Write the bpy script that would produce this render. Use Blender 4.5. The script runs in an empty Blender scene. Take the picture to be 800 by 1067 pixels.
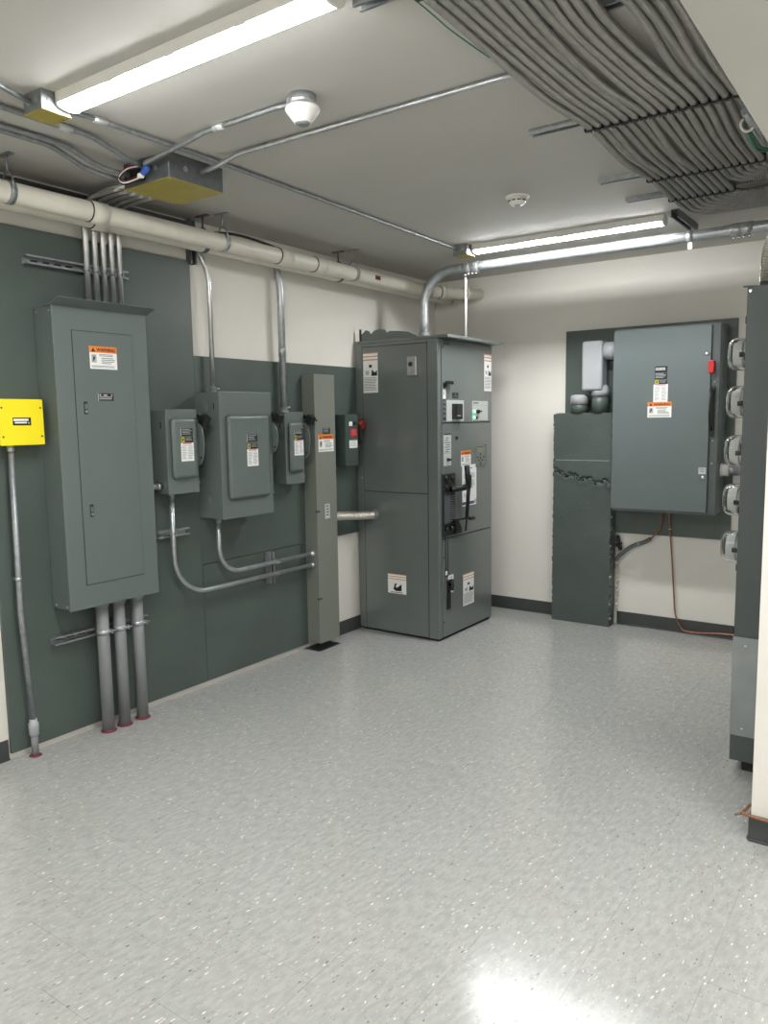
import bpy, bmesh, math, random
from mathutils import Vector, Matrix
random.seed(7)
SC = bpy.context.scene
COL = SC.collection
# ------------------------------------------------------------------ camera
CAM = (3.4952, 0.0, 1.5758)
YAW, PITCH, ROLL, FPX = 0.615068, 0.118955, -0.015128, 808.46
fw = Vector((-math.sin(YAW)*math.cos(PITCH), math.cos(YAW)*math.cos(PITCH), -math.sin(PITCH)))
r0 = Vector((math.cos(YAW), math.sin(YAW), 0)); u0 = r0.cross(fw)
rt = math.cos(ROLL)*r0 + math.sin(ROLL)*u0; up = -math.sin(ROLL)*r0 + math.cos(ROLL)*u0
cd = bpy.data.cameras.new('camera'); cam = bpy.data.objects.new('camera', cd); COL.objects.link(cam)
cd.sensor_fit = 'VERTICAL'; cd.sensor_height = 36.0; cd.lens = FPX*36.0/1067; cd.clip_start = .02
cam.matrix_world = Matrix(((rt.x, up.x, -fw.x, CAM[0]), (rt.y, up.y, -fw.y, CAM[1]), (rt.z, up.z, -fw.z, CAM[2]), (0, 0, 0, 1)))
SC.camera = cam
# ------------------------------------------------------------------ world, exposure
w = bpy.data.worlds.new('world'); SC.world = w; w.use_nodes = True
w.node_tree.nodes['Background'].inputs[0].default_value = (.6, .6, .6, 1)
w.node_tree.nodes['Background'].inputs[1].default_value = .05
SC.view_settings.view_transform = 'Standard'; SC.view_settings.look = 'None'
SC.view_settings.gamma = 1; SC.view_settings.use_curve_mapping = False
SC.view_settings.exposure = 0.0
LED = 112.0            # strength of the fluorescent-style tubes
# ------------------------------------------------------------------ room size
YB, ZC, XR, YS, ZL, XE, YF = 5.742, 2.705, 3.022, 3.0, 2.417, 5.0, -1.7
# ------------------------------------------------------------------ materials
def lin(c):
    return tuple(((v/255)/12.92 if v <= 10 else ((v/255+.055)/1.055)**2.4) for v in c) + (1,)
MATS = {}
def mat(name, rgb, rough=.5, metal=0, var=.06, scale=9, bump=0, bscale=60, spec=.5, coat=0):
    m = bpy.data.materials.new(name); m.use_nodes = True; nt = m.node_tree; N = nt.nodes; L = nt.links
    b = N['Principled BSDF']; c = lin(rgb)
    b.inputs['Roughness'].default_value = rough; b.inputs['Metallic'].default_value = metal
    b.inputs['Specular IOR Level'].default_value = spec
    if coat: b.inputs['Coat Weight'].default_value = coat; b.inputs['Coat Roughness'].default_value = .15
    g = N.new('ShaderNodeNewGeometry')
    if var:
        n = N.new('ShaderNodeTexNoise'); n.inputs['Scale'].default_value = scale; n.inputs['Detail'].default_value = 4
        L.new(g.outputs['Position'], n.inputs['Vector'])
        r = N.new('ShaderNodeValToRGB'); e = r.color_ramp.elements
        e[0].position = .3; e[1].position = .7
        e[0].color = tuple(v*(1-var) for v in c[:3])+(1,); e[1].color = tuple(min(1, v*(1+var)) for v in c[:3])+(1,)
        L.new(n.outputs['Fac'], r.inputs['Fac']); L.new(r.outputs['Color'], b.inputs['Base Color'])
    else:
        b.inputs['Base Color'].default_value = c
    if bump:
        n2 = N.new('ShaderNodeTexNoise'); n2.inputs['Scale'].default_value = bscale; n2.inputs['Detail'].default_value = 3
        L.new(g.outputs['Position'], n2.inputs['Vector'])
        bp = N.new('ShaderNodeBump'); bp.inputs['Strength'].default_value = bump; bp.inputs['Distance'].default_value = .003
        L.new(n2.outputs['Fac'], bp.inputs['Height']); L.new(bp.outputs['Normal'], b.inputs['Normal'])
    MATS[name] = m; return m
mat('wall_paint', (228, 224, 216), .6, var=.02, scale=3, bump=.12, bscale=130)
mat('ceiling_paint', (192, 190, 184), .75, var=.025, scale=2, bump=.15, bscale=90)
mat('baseboard_vinyl', (66, 69, 68), .45, var=.06)
mat('subfloor', (70, 70, 66), .8)
mat('board_paint', (79, 89, 84), .4, var=.10, scale=2.5, bump=.12, bscale=35)
mat('chase_paint', (78, 87, 84), .38, var=.10, scale=4, bump=.35, bscale=28)
mat('panel_grey', (100, 109, 106), .36, var=.025, scale=5, bump=.04, bscale=240)
mat('cabinet_grey', (101, 108, 105), .3, var=.025, scale=4, bump=.02, bscale=240, spec=.7, coat=.6)
mat('raceway_grey', (121, 124, 116), .42, var=.025, scale=4)
mat('disc_grey', (96, 106, 106), .28, var=.03, scale=3)
mat('meter_grey', (76, 84, 84), .36, var=.05, scale=4)
mat('red_switch_grey', (68, 80, 76), .4)
mat('galv', (176, 180, 182), .32, .72, var=.14, scale=30)
mat('galv_dull', (152, 156, 158), .45, .7, var=.16, scale=40)
mat('galv_dark', (108, 112, 114), .45, .6, var=.14, scale=40)
mat('galv_sheet', (150, 156, 156), .45, .55, var=.10, scale=7)
mat('emt_bright', (208, 209, 209), .25, .8, var=.06, scale=30)
mat('chrome', (215, 215, 215), .18, 1, var=0)
mat('alu', (190, 190, 188), .35, 1, var=.05)
mat('pvc_grey', (128, 130, 132), .45, var=.04)
mat('pvc_light', (168, 170, 173), .42, var=.03)
mat('pvc_white', (224, 219, 206), .35, var=.05, scale=12)
mat('black_line', (38, 36, 34), .6, var=.1)
mat('black', (22, 23, 24), .4, var=.05)
mat('black_soft', (34, 36, 37), .5, var=.08)
mat('gap', (20, 22, 22), .8, var=.05)
mat('yellow', (246, 226, 30), .4, var=.02)
mat('yellow_cover', (168, 153, 70), .45, var=.10, scale=14)
mat('orange', (233, 128, 44), .5, var=.03)
mat('orange_pale', (206, 142, 112), .5, var=.03)
mat('white', (238, 238, 234), .45, var=.015)
mat('paper', (232, 233, 234), .6, var=.015)
mat('ink', (110, 112, 116), .6, var=.05)
mat('ink_light', (178, 180, 182), .6, var=.03)
mat('pink', (222, 150, 158), .5, var=.05)
mat('logo_yellow', (186, 176, 70), .5, var=.05)
mat('red', (196, 34, 38), .38, var=.05)
mat('red_dark', (118, 28, 26), .4, var=.06)
mat('green', (36, 110, 84), .45, var=.1)
mat('blue', (50, 86, 168), .4, var=.05)
mat('navy', (58, 72, 106), .5, var=.05)
mat('lcd', (112, 126, 96), .3, var=.05)
mat('plate_grey', (196, 200, 198), .4, .2, var=.03)
mat('copper', (156, 108, 84), .38, .8, var=.2, scale=60)
mat('firestop', (108, 42, 54), .7, var=.2, scale=60)
mat('fixture_white', (236, 234, 228), .4, var=.01)
mat('plastic_white', (238, 236, 230), .35, var=.01)
mat('rust_seam', (120, 104, 80), .8, var=.3, scale=50)
mat('putty_white', (205, 198, 184), .7, var=.08, scale=30)
# lamp
m = bpy.data.materials.new('led_diffuser'); m.use_nodes = True; MATS['led'] = m
b = m.node_tree.nodes['Principled BSDF']; b.inputs['Base Color'].default_value = (.9, .9, .9, 1)
b.inputs['Emission Color'].default_value = (.985, 1, 1, 1); b.inputs['Emission Strength'].default_value = LED
m = bpy.data.materials.new('green_pilot'); m.use_nodes = True; MATS['pilot'] = m
b = m.node_tree.nodes['Principled BSDF']; b.inputs['Base Color'].default_value = (.3, .9, .55, 1)
b.inputs['Emission Color'].default_value = (.25, 1, .55, 1); b.inputs['Emission Strength'].default_value = .8
m = bpy.data.materials.new('meter_glass'); m.use_nodes = True; MATS['glass'] = m
b = m.node_tree.nodes['Principled BSDF']; b.inputs['Base Color'].default_value = (.97, .98, .98, 1)
b.inputs['Transmission Weight'].default_value = 1; b.inputs['Roughness'].default_value = .04; b.inputs['IOR'].default_value = 1.3
mat('cable_armour', (152, 151, 147), .42, .5, var=.10, scale=25)
mat('flex_alu', (200, 196, 188), .32, .85, var=.06, scale=25)
def floor_mat():
    m = bpy.data.materials.new('vinyl_tile'); m.use_nodes = True; MATS['tile'] = m
    nt = m.node_tree; N = nt.nodes; L = nt.links; b = N['Principled BSDF']
    g = N.new('ShaderNodeNewGeometry'); oi = N.new('ShaderNodeObjectInfo')
    rot = N.new('ShaderNodeVectorRotate'); rot.rotation_type = 'Z_AXIS'; rot.inputs['Angle'].default_value = .12
    L.new(g.outputs['Position'], rot.inputs['Vector'])
    mp = N.new('ShaderNodeMapping'); mp.inputs['Scale'].default_value = (1, .33, 1); L.new(rot.outputs['Vector'], mp.inputs['Vector'])
    def chips(scale, thr, soft, off):
        ad = N.new('ShaderNodeVectorMath'); ad.operation = 'ADD'; ad.inputs[1].default_value = (off, off*1.7, 0)
        L.new(mp.outputs['Vector'], ad.inputs[0])
        wn = N.new('ShaderNodeTexNoise'); wn.inputs['Scale'].default_value = scale*1.5; wn.inputs['Detail'].default_value = 2
        L.new(ad.outputs['Vector'], wn.inputs['Vector'])
        ws = N.new('ShaderNodeVectorMath'); ws.operation = 'SCALE'; ws.inputs['Scale'].default_value = .9/scale
        L.new(wn.outputs['Color'], ws.inputs[0])
        a2 = N.new('ShaderNodeVectorMath'); a2.operation = 'ADD'; L.new(ad.outputs['Vector'], a2.inputs[0]); L.new(ws.outputs['Vector'], a2.inputs[1])
        v = N.new('ShaderNodeTexVoronoi'); v.inputs['Scale'].default_value = scale; L.new(a2.outputs['Vector'], v.inputs['Vector'])
        # only some cells carry a chip: compare the cell's random colour
        sp = N.new('ShaderNodeSeparateColor'); L.new(v.outputs['Color'], sp.inputs['Color'])
        c1 = N.new('ShaderNodeMath'); c1.operation = 'GREATER_THAN'; c1.inputs[1].default_value = thr; L.new(sp.outputs['Red'], c1.inputs[0])
        c2 = N.new('ShaderNodeMapRange'); c2.inputs['From Min'].default_value = soft; c2.inputs['From Max'].default_value = soft*.6
        L.new(v.outputs['Distance'], c2.inputs['Value'])
        mu = N.new('ShaderNodeMath'); mu.operation = 'MULTIPLY'; L.new(c1.outputs[0], mu.inputs[0]); L.new(c2.outputs['Result'], mu.inputs[1])
        return mu.outputs[0]
    n = N.new('ShaderNodeTexNoise'); n.inputs['Scale'].default_value = 60; n.inputs['Detail'].default_value = 5; L.new(mp.outputs['Vector'], n.inputs['Vector'])
    r = N.new('ShaderNodeValToRGB'); e = r.color_ramp.elements; e[0].position = .32; e[1].position = .68
    e[0].color = lin((160, 161, 158)); e[1].color = lin((176, 176, 172)); L.new(n.outputs['Fac'], r.inputs['Fac'])
    col = r.outputs['Color']
    for f, c in ((chips(150, .72, .30, 0), (190, 190, 185)), (chips(100, .87, .27, 5), (228, 227, 220)), (chips(150, .80, .27, 9), (140, 141, 137)), (chips(110, .94, .27, 13), (108, 108, 104))):
        mx = N.new('ShaderNodeMix'); mx.data_type = 'RGBA'; mx.inputs['B'].default_value = lin(c)
        L.new(f, mx.inputs['Factor']); L.new(col, mx.inputs['A']); col = mx.outputs['Result']
    mr = N.new('ShaderNodeMapRange'); mr.inputs['To Min'].default_value = .985; mr.inputs['To Max'].default_value = 1.012; L.new(oi.outputs['Random'], mr.inputs['Value'])
    sc = N.new('ShaderNodeVectorMath'); sc.operation = 'SCALE'; L.new(col, sc.inputs[0]); L.new(mr.outputs['Result'], sc.inputs['Scale'])
    L.new(sc.outputs['Vector'], b.inputs['Base Color'])
    n3 = N.new('ShaderNodeTexNoise'); n3.inputs['Scale'].default_value = 5; n3.inputs['Detail'].default_value = 6; L.new(g.outputs['Position'], n3.inputs['Vector'])
    m3 = N.new('ShaderNodeMapRange'); m3.inputs['To Min'].default_value = .10; m3.inputs['To Max'].default_value = .24; L.new(n3.outputs['Fac'], m3.inputs['Value'])
    L.new(m3.outputs['Result'], b.inputs['Roughness'])
    n4 = N.new('ShaderNodeTexNoise'); n4.inputs['Scale'].default_value = 70; n4.inputs['Detail'].default_value = 2; L.new(g.outputs['Position'], n4.inputs['Vector'])
    bp = N.new('ShaderNodeBump'); bp.inputs['Strength'].default_value = .14; bp.inputs['Distance'].default_value = .002
    L.new(n4.outputs['Fac'], bp.inputs['Height']); L.new(bp.outputs['Normal'], b.inputs['Normal'])
floor_mat()
# ------------------------------------------------------------------ mesh helpers
class MB:
    def __init__(s): s.v = []; s.f = []; s.m = []; s.sm = []; s.arc = []; s.slots = []
    def slot(s, mt):
        if mt not in s.slots: s.slots.append(mt)
        return s.slots.index(mt)
    def add(s, V, F, mt, smooth=False, arc=None):
        o = len(s.v); k = s.slot(mt)
        s.v += [tuple(p) for p in V]; s.arc += arc if arc else [0]*len(V)
        for i, f in enumerate(F):
            s.f.append([a+o for a in f]); s.m.append(k); s.sm.append(smooth[i] if isinstance(smooth, list) else smooth)
        return s
    def box(s, x0, x1, y0, y1, z0, z1, mt, bev=0, seg=2, M=None):
        x0, x1 = min(x0, x1), max(x0, x1); y0, y1 = min(y0, y1), max(y0, y1); z0, z1 = min(z0, z1), max(z0, z1)
        if not bev:
            V = [(x, y, z) for z in (z0, z1) for y in (y0, y1) for x in (x0, x1)]
            F = [(0, 2, 3, 1), (4, 5, 7, 6), (0, 1, 5, 4), (2, 6, 7, 3), (0, 4, 6, 2), (1, 3, 7, 5)]
            sm = False
        else:
            bm = bmesh.new(); bmesh.ops.create_cube(bm, size=1)
            for v in bm.verts: v.co = Vector(((x0+x1)/2+v.co.x*(x1-x0), (y0+y1)/2+v.co.y*(y1-y0), (z0+z1)/2+v.co.z*(z1-z0)))
            bmesh.ops.bevel(bm, geom=bm.edges[:], offset=bev, segments=seg, profile=.5, affect='EDGES')
            bm.verts.index_update(); V = [v.co.copy() for v in bm.verts]; F = [[v.index for v in f.verts] for f in bm.faces]
            lim = max(bev*bev*3, 1e-9); sm = [f.calc_area() < 1e9 and bev > .006 and len([1]) and f.calc_area() < 2.2*bev*max(x1-x0, y1-y0, z1-z0)/seg and True or False for f in bm.faces]
            bm.free()
        if M: V = [M @ Vector(p) for p in V]
        return s.add(V, F, mt, sm)
    def tube(s, pts, r, mt, n=12, caps=True, r2=None, rib=0):
        P = [Vector(p) for p in pts]; V = []; A = []; d = 0; N = len(P)
        T = []
        for i in range(N):
            t = (P[min(i+1, N-1)]-P[max(i-1, 0)]); T.append(t.normalized())
        ref = Vector((0, 0, 1)) if abs(T[0].z) < .9 else Vector((1, 0, 0))
        u = T[0].cross(ref).normalized()
        for i in range(N):
            u = (u - T[i]*u.dot(T[i])).normalized(); w_ = T[i].cross(u)
            if i: d += (P[i]-P[i-1]).length
            rr = (r if r2 is None else r+(r2-r)*i/(N-1))+(rib if i % 2 else -rib)
            for k in range(n):
                a = 2*math.pi*k/n; V.append(P[i]+(u*math.cos(a)+w_*math.sin(a))*rr); A.append(d)
        F = [(i*n+k, i*n+(k+1) % n, (i+1)*n+(k+1) % n, (i+1)*n+k) for i in range(N-1) for k in range(n)]
        sm = [not rib]*len(F)
        if caps:
            F += [tuple(range(n))[::-1], tuple((N-1)*n+k for k in range(n))]; sm += [False, False]
        return s.add(V, F, mt, sm, A)
    def lathe(s, p0, ax, prof, mt, n=20, cap=True):
        # prof: list of (distance along ax, radius)
        ax = Vector(ax).normalized(); ref = Vector((0, 0, 1)) if abs(ax.z) < .9 else Vector((1, 0, 0))
        u = ax.cross(ref).normalized(); w_ = ax.cross(u); p0 = Vector(p0); V = []
        for d, r in prof:
            for k in range(n):
                a = 2*math.pi*k/n; V.append(p0+ax*d+(u*math.cos(a)+w_*math.sin(a))*max(r, 1e-5))
        N = len(prof)
        F = [(i*n+k, i*n+(k+1) % n, (i+1)*n+(k+1) % n, (i+1)*n+k) for i in range(N-1) for k in range(n)]
        sm = [False if abs(prof[i+1][0]-prof[i][0]) < 1e-6 else True for i in range(N-1) for k in range(n)]
        if cap and prof[0][1] > 1e-4: F.append(tuple(range(n))[::-1]); sm.append(False)
        if cap and prof[-1][1] > 1e-4: F.append(tuple((N-1)*n+k for k in range(n))); sm.append(False)
        return s.add(V, F, mt, sm)
    def prism(s, pts, ext, mt):
        a = [Vector(p) for p in pts]; e = Vector(ext); n = len(a)
        V = a+[p+e for p in a]; F = [tuple(range(n))[::-1], tuple(range(n, 2*n))]+[(i, (i+1) % n, n+(i+1) % n, n+i) for i in range(n)]
        return s.add(V, F, mt)
    def sphere(s, c, r, mt, n=10):
        return s.lathe((c[0], c[1], c[2]-r), (0, 0, 1), [(r-r*math.cos(math.pi*i/6), r*math.sin(math.pi*i/6)) for i in range(7)], mt, n)
    def ring(s, c, ax, R, r, mt, n=24, k=6, half=1.0):
        ax = Vector(ax).normalized(); ref = Vector((0, 0, 1)) if abs(ax.z) < .9 else Vector((1, 0, 0))
        u = ax.cross(ref).normalized(); w_ = ax.cross(u); c = Vector(c)
        pts = [c+(u*math.cos(2*math.pi*i*half/n)+w_*math.sin(2*math.pi*i*half/n))*R for i in range(n+1)]
        return s.tube(pts, r, mt, k, caps=half < 1)
ROOT = {}
def _mesh(name, mb, o):
    me = bpy.data.meshes.new(name)
    me.from_pydata([(p[0]-o[0], p[1]-o[1], p[2]-o[2]) for p in mb.v], [], mb.f)
    for k in mb.slots: me.materials.append(MATS[k])
    me.polygons.foreach_set('material_index', mb.m); me.polygons.foreach_set('use_smooth', mb.sm)
    if any(mb.arc):
        a = me.attributes.new('arc', 'FLOAT', 'POINT'); a.data.foreach_set('value', mb.arc)
    bm = bmesh.new(); bm.from_mesh(me); bmesh.ops.recalc_face_normals(bm, faces=bm.faces[:]); bm.to_mesh(me); bm.free()
    me.update(); return me
def base(mb):
    xs, ys, zs = zip(*mb.v)
    return ((min(xs)+max(xs))/2, (min(ys)+max(ys))/2, min(zs))
def tag(o, label, cat, group=None):
    o['label'] = label; o['category'] = cat
    if group: o['group'] = group
    return o
def thing(name, label, cat, loc, group=None):
    o = bpy.data.objects.new(name, None); COL.objects.link(o); o.location = loc; o.empty_display_size = .05
    ROOT[o.name] = tuple(loc); return tag(o, label, cat, group)
def part(name, mb, parent, label=None):
    o0 = ROOT[parent.name]; o = bpy.data.objects.new(name, _mesh(name, mb, o0)); COL.objects.link(o)
    o.parent = parent; ROOT[o.name] = o0
    if label: o['label'] = label
    return o
def single(name, mb, label, cat, group=None):
    b_ = base(mb); o = bpy.data.objects.new(name, _mesh(name, mb, b_)); COL.objects.link(o); o.location = b_
    ROOT[o.name] = b_; return tag(o, label, cat, group)
def struct(name, mb, parent=None):
    b_ = (0, 0, 0); o = bpy.data.objects.new(name, _mesh(name, mb, b_)); COL.objects.link(o); o['kind'] = 'structure'
    ROOT[o.name] = b_
    if parent: o.parent = parent
    return o
def fillet(pts, rad, seg=7):
    P = [Vector(p) for p in pts]; out = [P[0]]
    for i in range(1, len(P)-1):
        a, b_, c = P[i-1], P[i], P[i+1]; d1 = (a-b_); d2 = (c-b_)
        ang = d1.angle(d2)
        if ang > math.pi-.01: out.append(b_); continue
        R = rad[i-1] if isinstance(rad, (list, tuple)) else rad
        t = min(R/math.tan(ang/2), d1.length*.48, d2.length*.48)
        p1 = b_+d1.normalized()*t; p2 = b_+d2.normalized()*t
        R = t*math.tan(ang/2); cen = b_+(d1.normalized()+d2.normalized()).normalized()*(R/math.sin(ang/2))
        v1 = p1-cen; v2 = p2-cen; th = v1.angle(v2)
        for k in range(seg+1):
            f = k/seg; out.append(cen+(v1*math.sin((1-f)*th)+v2*math.sin(f*th))/math.sin(th))
    out.append(P[-1]); return out
def spline(pts, per=8):
    P = [Vector(p) for p in pts]; Q = [P[0]*2-P[1]]+P+[P[-1]*2-P[-2]]; out = []
    for i in range(1, len(Q)-2):
        for k in range(per):
            t = k/per; a, b_, c, d = Q[i-1:i+3]
            out.append(.5*((2*b_)+(c-a)*t+(2*a-5*b_+4*c-d)*t*t+(3*b_-a-3*c+d)*t*t*t))
    out.append(P[-1]); return out
def spread(pts, step):
    out = [Vector(pts[0])]
    for a, b_ in zip(pts, pts[1:]):
        a, b_ = Vector(a), Vector(b_); n = max(1, int((b_-a).length/step))
        out += [a+(b_-a)*k/n for k in range(1, n+1)]
    return out
def resample(pts, step, y_from=-9, coarse=.1):
    # even steps along a polyline; coarse where the run is far behind the camera's view
    P = [Vector(p) for p in pts]; out = [P[0].copy()]; need = coarse
    for a, b_ in zip(P, P[1:]):
        d = (b_-a).length; t_ = 0
        while d-t_ >= need:
            t_ += need; q = a.lerp(b_, t_/d); out.append(q); need = step if (q.y > y_from and q.z > 2.5) or y_from < -5 else coarse
        need -= d-t_
    out.append(P[-1].copy()); return out
TXT = {}
def text2d(sx):
    if sx not in TXT:
        c = bpy.data.curves.new('t', 'FONT'); c.body = sx; c.offset = .03; c.resolution_u = 2
        o = bpy.data.objects.new('t', c); me = bpy.data.meshes.new_from_object(o)
        V = [(v.co.x, v.co.y) for v in me.vertices]; F = [tuple(p.vertices) for p in me.polygons]
        x0 = min(v[0] for v in V); x1 = max(v[0] for v in V); y0 = min(v[1] for v in V); y1 = max(v[1] for v in V)
        TXT[sx] = ([((a-x0)/(x1-x0), (b_-y0)/(y1-y0)) for a, b_ in V], F)
        bpy.data.objects.remove(o); bpy.data.curves.remove(c); bpy.data.meshes.remove(me)
    return TXT[sx]
class Face:      # flat print on a face: 'x' faces +x (u = y), 'y' faces -y (u = x)
    def __init__(s, ax, val): s.ax = ax; s.val = val
    def p(s, u, v, d): return (s.val+d, u, v) if s.ax == 'x' else (u, s.val-d, v)
    def slab(s, mb, u0, u1, v0, v1, d0, d1, mt, bev=0):
        a = s.p(u0, v0, d0); b_ = s.p(u1, v1, d1)
        mb.box(a[0], b_[0], a[1], b_[1], a[2], b_[2], mt, bev); return mb
class Lab:
    def __init__(s, face, u0, u1, v0, v1, mt='white', th=.0008):
        s.F = face; s.u0, s.u1, s.v0, s.v1 = u0, u1, v0, v1; s.mb = MB(); s.d = th
        face.slab(s.mb, u0, u1, v0, v1, 0, th, mt)
    def q(s, a, b_, c, d, mt, lay=1):  # fractions, v from the bottom
        U = lambda t: s.u0+(s.u1-s.u0)*t
        Vv = lambda t: s.v0+(s.v1-s.v0)*t
        e = s.d+.0004*lay
        s.mb.add([s.F.p(U(a), Vv(c), e), s.F.p(U(b_), Vv(c), e), s.F.p(U(b_), Vv(d), e), s.F.p(U(a), Vv(d), e)], [(0, 1, 2, 3)], mt); return s
    def poly(s, pts, mt, lay=1):
        e = s.d+.0004*lay
        s.mb.add([s.F.p(s.u0+(s.u1-s.u0)*a, s.v0+(s.v1-s.v0)*b_, e) for a, b_ in pts], [tuple(range(len(pts)))], mt); return s
    def text(s, sx, a, b_, c, d, mt, lay=2):
        V, F = text2d(sx); e = s.d+.0004*lay
        s.mb.add([s.F.p(s.u0+(s.u1-s.u0)*(a+(b_-a)*x), s.v0+(s.v1-s.v0)*(c+(d-c)*y), e) for x, y in V], F, mt); return s
    def bars(s, a, b_, c, d, n, mt, fill=.45, rag=.35, lay=2):
        for i in range(n):
            z1 = d-(d-c)*i/n; z0 = z1-(d-c)/n*fill
            s.q(a, b_-(b_-a)*random.random()*rag, z0, z1, mt, lay)
        return s
    def done(s, name, parent, label=None): return part(name, s.mb, parent, label)
def warning(face, u0, u1, v0, v1, parent, label='orange and white warning sticker'):
    L = Lab(face, u0, u1, v0, v1); L.q(0, 1, .72, 1, 'orange')
    L.poly([(.07, .76), (.2, .76), (.135, .95)], 'black', 2); L.text('WARNING', .25, .94, .775, .93, 'black')
    L.q(.06, .24, .28, .64, 'ink_light'); L.poly([(.1, .3), (.2, .48), (.15, .6), (.12, .5)], 'black_soft', 2)
    L.bars(.34, .9, .54, .66, 2, 'ink'); L.bars(.42, .96, .2, .5, 4, 'ink', .4); L.bars(.05, .97, .04, .15, 2, 'ink', .4, .1)
    return L.done('warning_label', parent, label)
def rating(face, u0, u1, vw0, vw1, vb0, vb1, vk0, vk1, parent):
    """black name plate on top, logo strip, white instruction sheet"""
    L = Lab(face, u0, u1, vk0, vk1, 'black'); L.q(0, .06, 0, 1, 'ink_light'); L.bars(.12, .95, .1, .9, 4, 'ink_light', .35, .3); L.done('name_plate', parent, 'black name plate')
    L = Lab(face, u0, u1, vb0, vb1, 'black'); L.q(.02, .3, .08, .92, 'logo_yellow'); L.q(.1, .22, .3, .7, 'black_soft', 2); L.bars(.38, .95, .2, .85, 3, 'ink_light', .3, .2); L.done('brand_strip', parent, 'black strip with yellow square')
    L = Lab(face, u0-.001, u1+.003, vw0, vw1, 'white'); L.q(.15, .85, .9, .99, 'pink'); L.bars(.06, .45, .08, .84, 9, 'ink_light', .5, .3); L.bars(.53, .95, .08, .84, 9, 'ink_light', .5, .3); L.done('instruction_label', parent, 'white instruction sticker')
def screw(c, ax, r, parent, mt='chrome', h=.004, name='screw'):
    mb = MB(); mb.lathe(c, ax, [(0, r), (h*.6, r), (h, r*.6)], mt, 10); return part(name, mb, parent)
def chan(mb, p0, p1, open_dir, w_=.041, d=.041, t=.003, mt='galv_dull'):
    """U-shaped strut from p0 to p1 (centre line of the closed back), open towards open_dir"""
    p0, p1 = Vector(p0), Vector(p1); o = Vector(open_dir).normalized(); s_ = (p1-p0).normalized().cross(o)
    prof = [(-w_/2, 0), (w_/2, 0), (w_/2, d), (w_/2-.009, d), (w_/2-.009, d-t), (w_/2-t, d-t), (w_/2-t, t), (-w_/2+t, t), (-w_/2+t, d-t), (-w_/2+.009, d-t), (-w_/2+.009, d), (-w_/2, d)]
    n = len(prof); V = [p0+s_*a+o*b_ for a, b_ in prof]+[p1+s_*a+o*b_ for a, b_ in prof]
    F = [(i, (i+1) % n, n+(i+1) % n, n+i) for i in range(n)]
    cap = [(0, 1, 6, 7), (1, 2, 5, 6), (2, 3, 4, 5), (0, 7, 8, 11), (8, 9, 10, 11)]
    F += [tuple(c) for c in cap]+[tuple(n+k for k in c) for c in cap]
    return mb.add(V, F, mt)

# ================================================================== ROOM SHELL
T = .3048; TX, TY1, TY2 = 2.4456, 1.8336, 2.2927
mb = MB(); mb.box(0, XE, YF, YS, -.06, -.0035, 'subfloor'); mb.box(0, XR, YS, YB, -.06, -.0035, 'subfloor')
floor = struct('floor', mb)
TM = {}; rest = MB()
for k in range(-9, 10):
    x0 = TX+k*T; off = TY1 if k % 2 == 0 else TY2
    for j in range(-14, 15):
        y0 = off+j*T; a, b_, c, d = x0, x0+T, y0, y0+T
        if c > YS-.02: b_ = min(b_, XR)
        elif d > YS and a > XR-.02: d = min(d, YS)
        a = max(a, .0); b_ = min(b_, XE); c = max(c, YF); d = min(d, YB)
        if b_-a < .02 or d-c < .02: continue
        g = .0004
        if c > 1.25 and a < 3.45:
            key = (round(b_-a, 3), round(d-c, 3))
            if key not in TM:
                q = MB(); q.box(-key[0]/2+g, key[0]/2-g, -key[1]/2+g, key[1]/2-g, -.0032, 0, 'tile'); TM[key] = _mesh('tile', q, (0, 0, 0))
            o = bpy.data.objects.new('tile', TM[key]); COL.objects.link(o); o.parent = floor
            o.location = ((a+b_)/2, (c+d)/2, random.uniform(-.0002, 0)); o.rotation_euler = (random.gauss(0, .0006), random.gauss(0, .0006), 0)
        else:
            rest.box(a+g, b_-g, c+g, d-g, -.0032, 0, 'tile')
o = bpy.data.objects.new('tile_field', _mesh('tile_field', rest, (0, 0, 0))); COL.objects.link(o); o.parent = floor; o['kind'] = 'stuff'
mb = MB(); mb.box(-.1, XR, YF, YB+.1, ZC, ZC+.1, 'ceiling_paint'); struct('ceiling', mb)
mb = MB(); mb.box(XR, XE+.1, YF, YS, ZL, ZC+.1, 'ceiling_paint'); struct('ceiling_soffit', mb)
mb = MB(); mb.box(-.1, 0, YF, YB+.1, -.06, ZC, 'wall_paint'); struct('wall_left', mb)
mb = MB(); mb.box(0, XR, YB, YB+.1, -.06, ZC, 'wall_paint'); struct('wall_back', mb)
mb = MB(); mb.box(XR, XE, YS, YB+.1, -.06, ZC+.1, 'wall_paint'); struct('wall_right', mb)
mb = MB(); mb.box(XE, XE+.1, YF, YS, -.06, ZL, 'wall_paint'); struct('wall_far_right', mb)
mb = MB(); mb.box(-.1, XE+.1, YF-.1, YF, -.06, ZC, 'wall_paint'); struct('wall_front', mb)
def bb(name, x0, x1, y0, y1, coved):
    mb = MB(); mb.box(x0, x1, y0, y1, .001, .1, 'baseboard_vinyl', .0015, 1)
    cx = {'x': (x1, x1+.007, y0, y1), '-x': (x0-.007, x0, y0, y1), '-y': (x0, x1, y0-.007, y0)}[coved]
    mb.box(*cx, .001, .009, 'baseboard_vinyl', .002, 1); struct(name, mb)
bb('baseboard_left', .0005, .006, 4.215, YB, 'x')
bb('baseboard_left', .0005, .006, YF, 1.838, 'x')
bb('baseboard_back', .006, 1.12, YB-.006, YB-.0005, '-y')
bb('baseboard_back', 1.60, XR, YB-.006, YB-.0005, '-y')
bb('baseboard_right', XR-.007, XE, YS-.007, YS-.0005, '-y')
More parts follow.
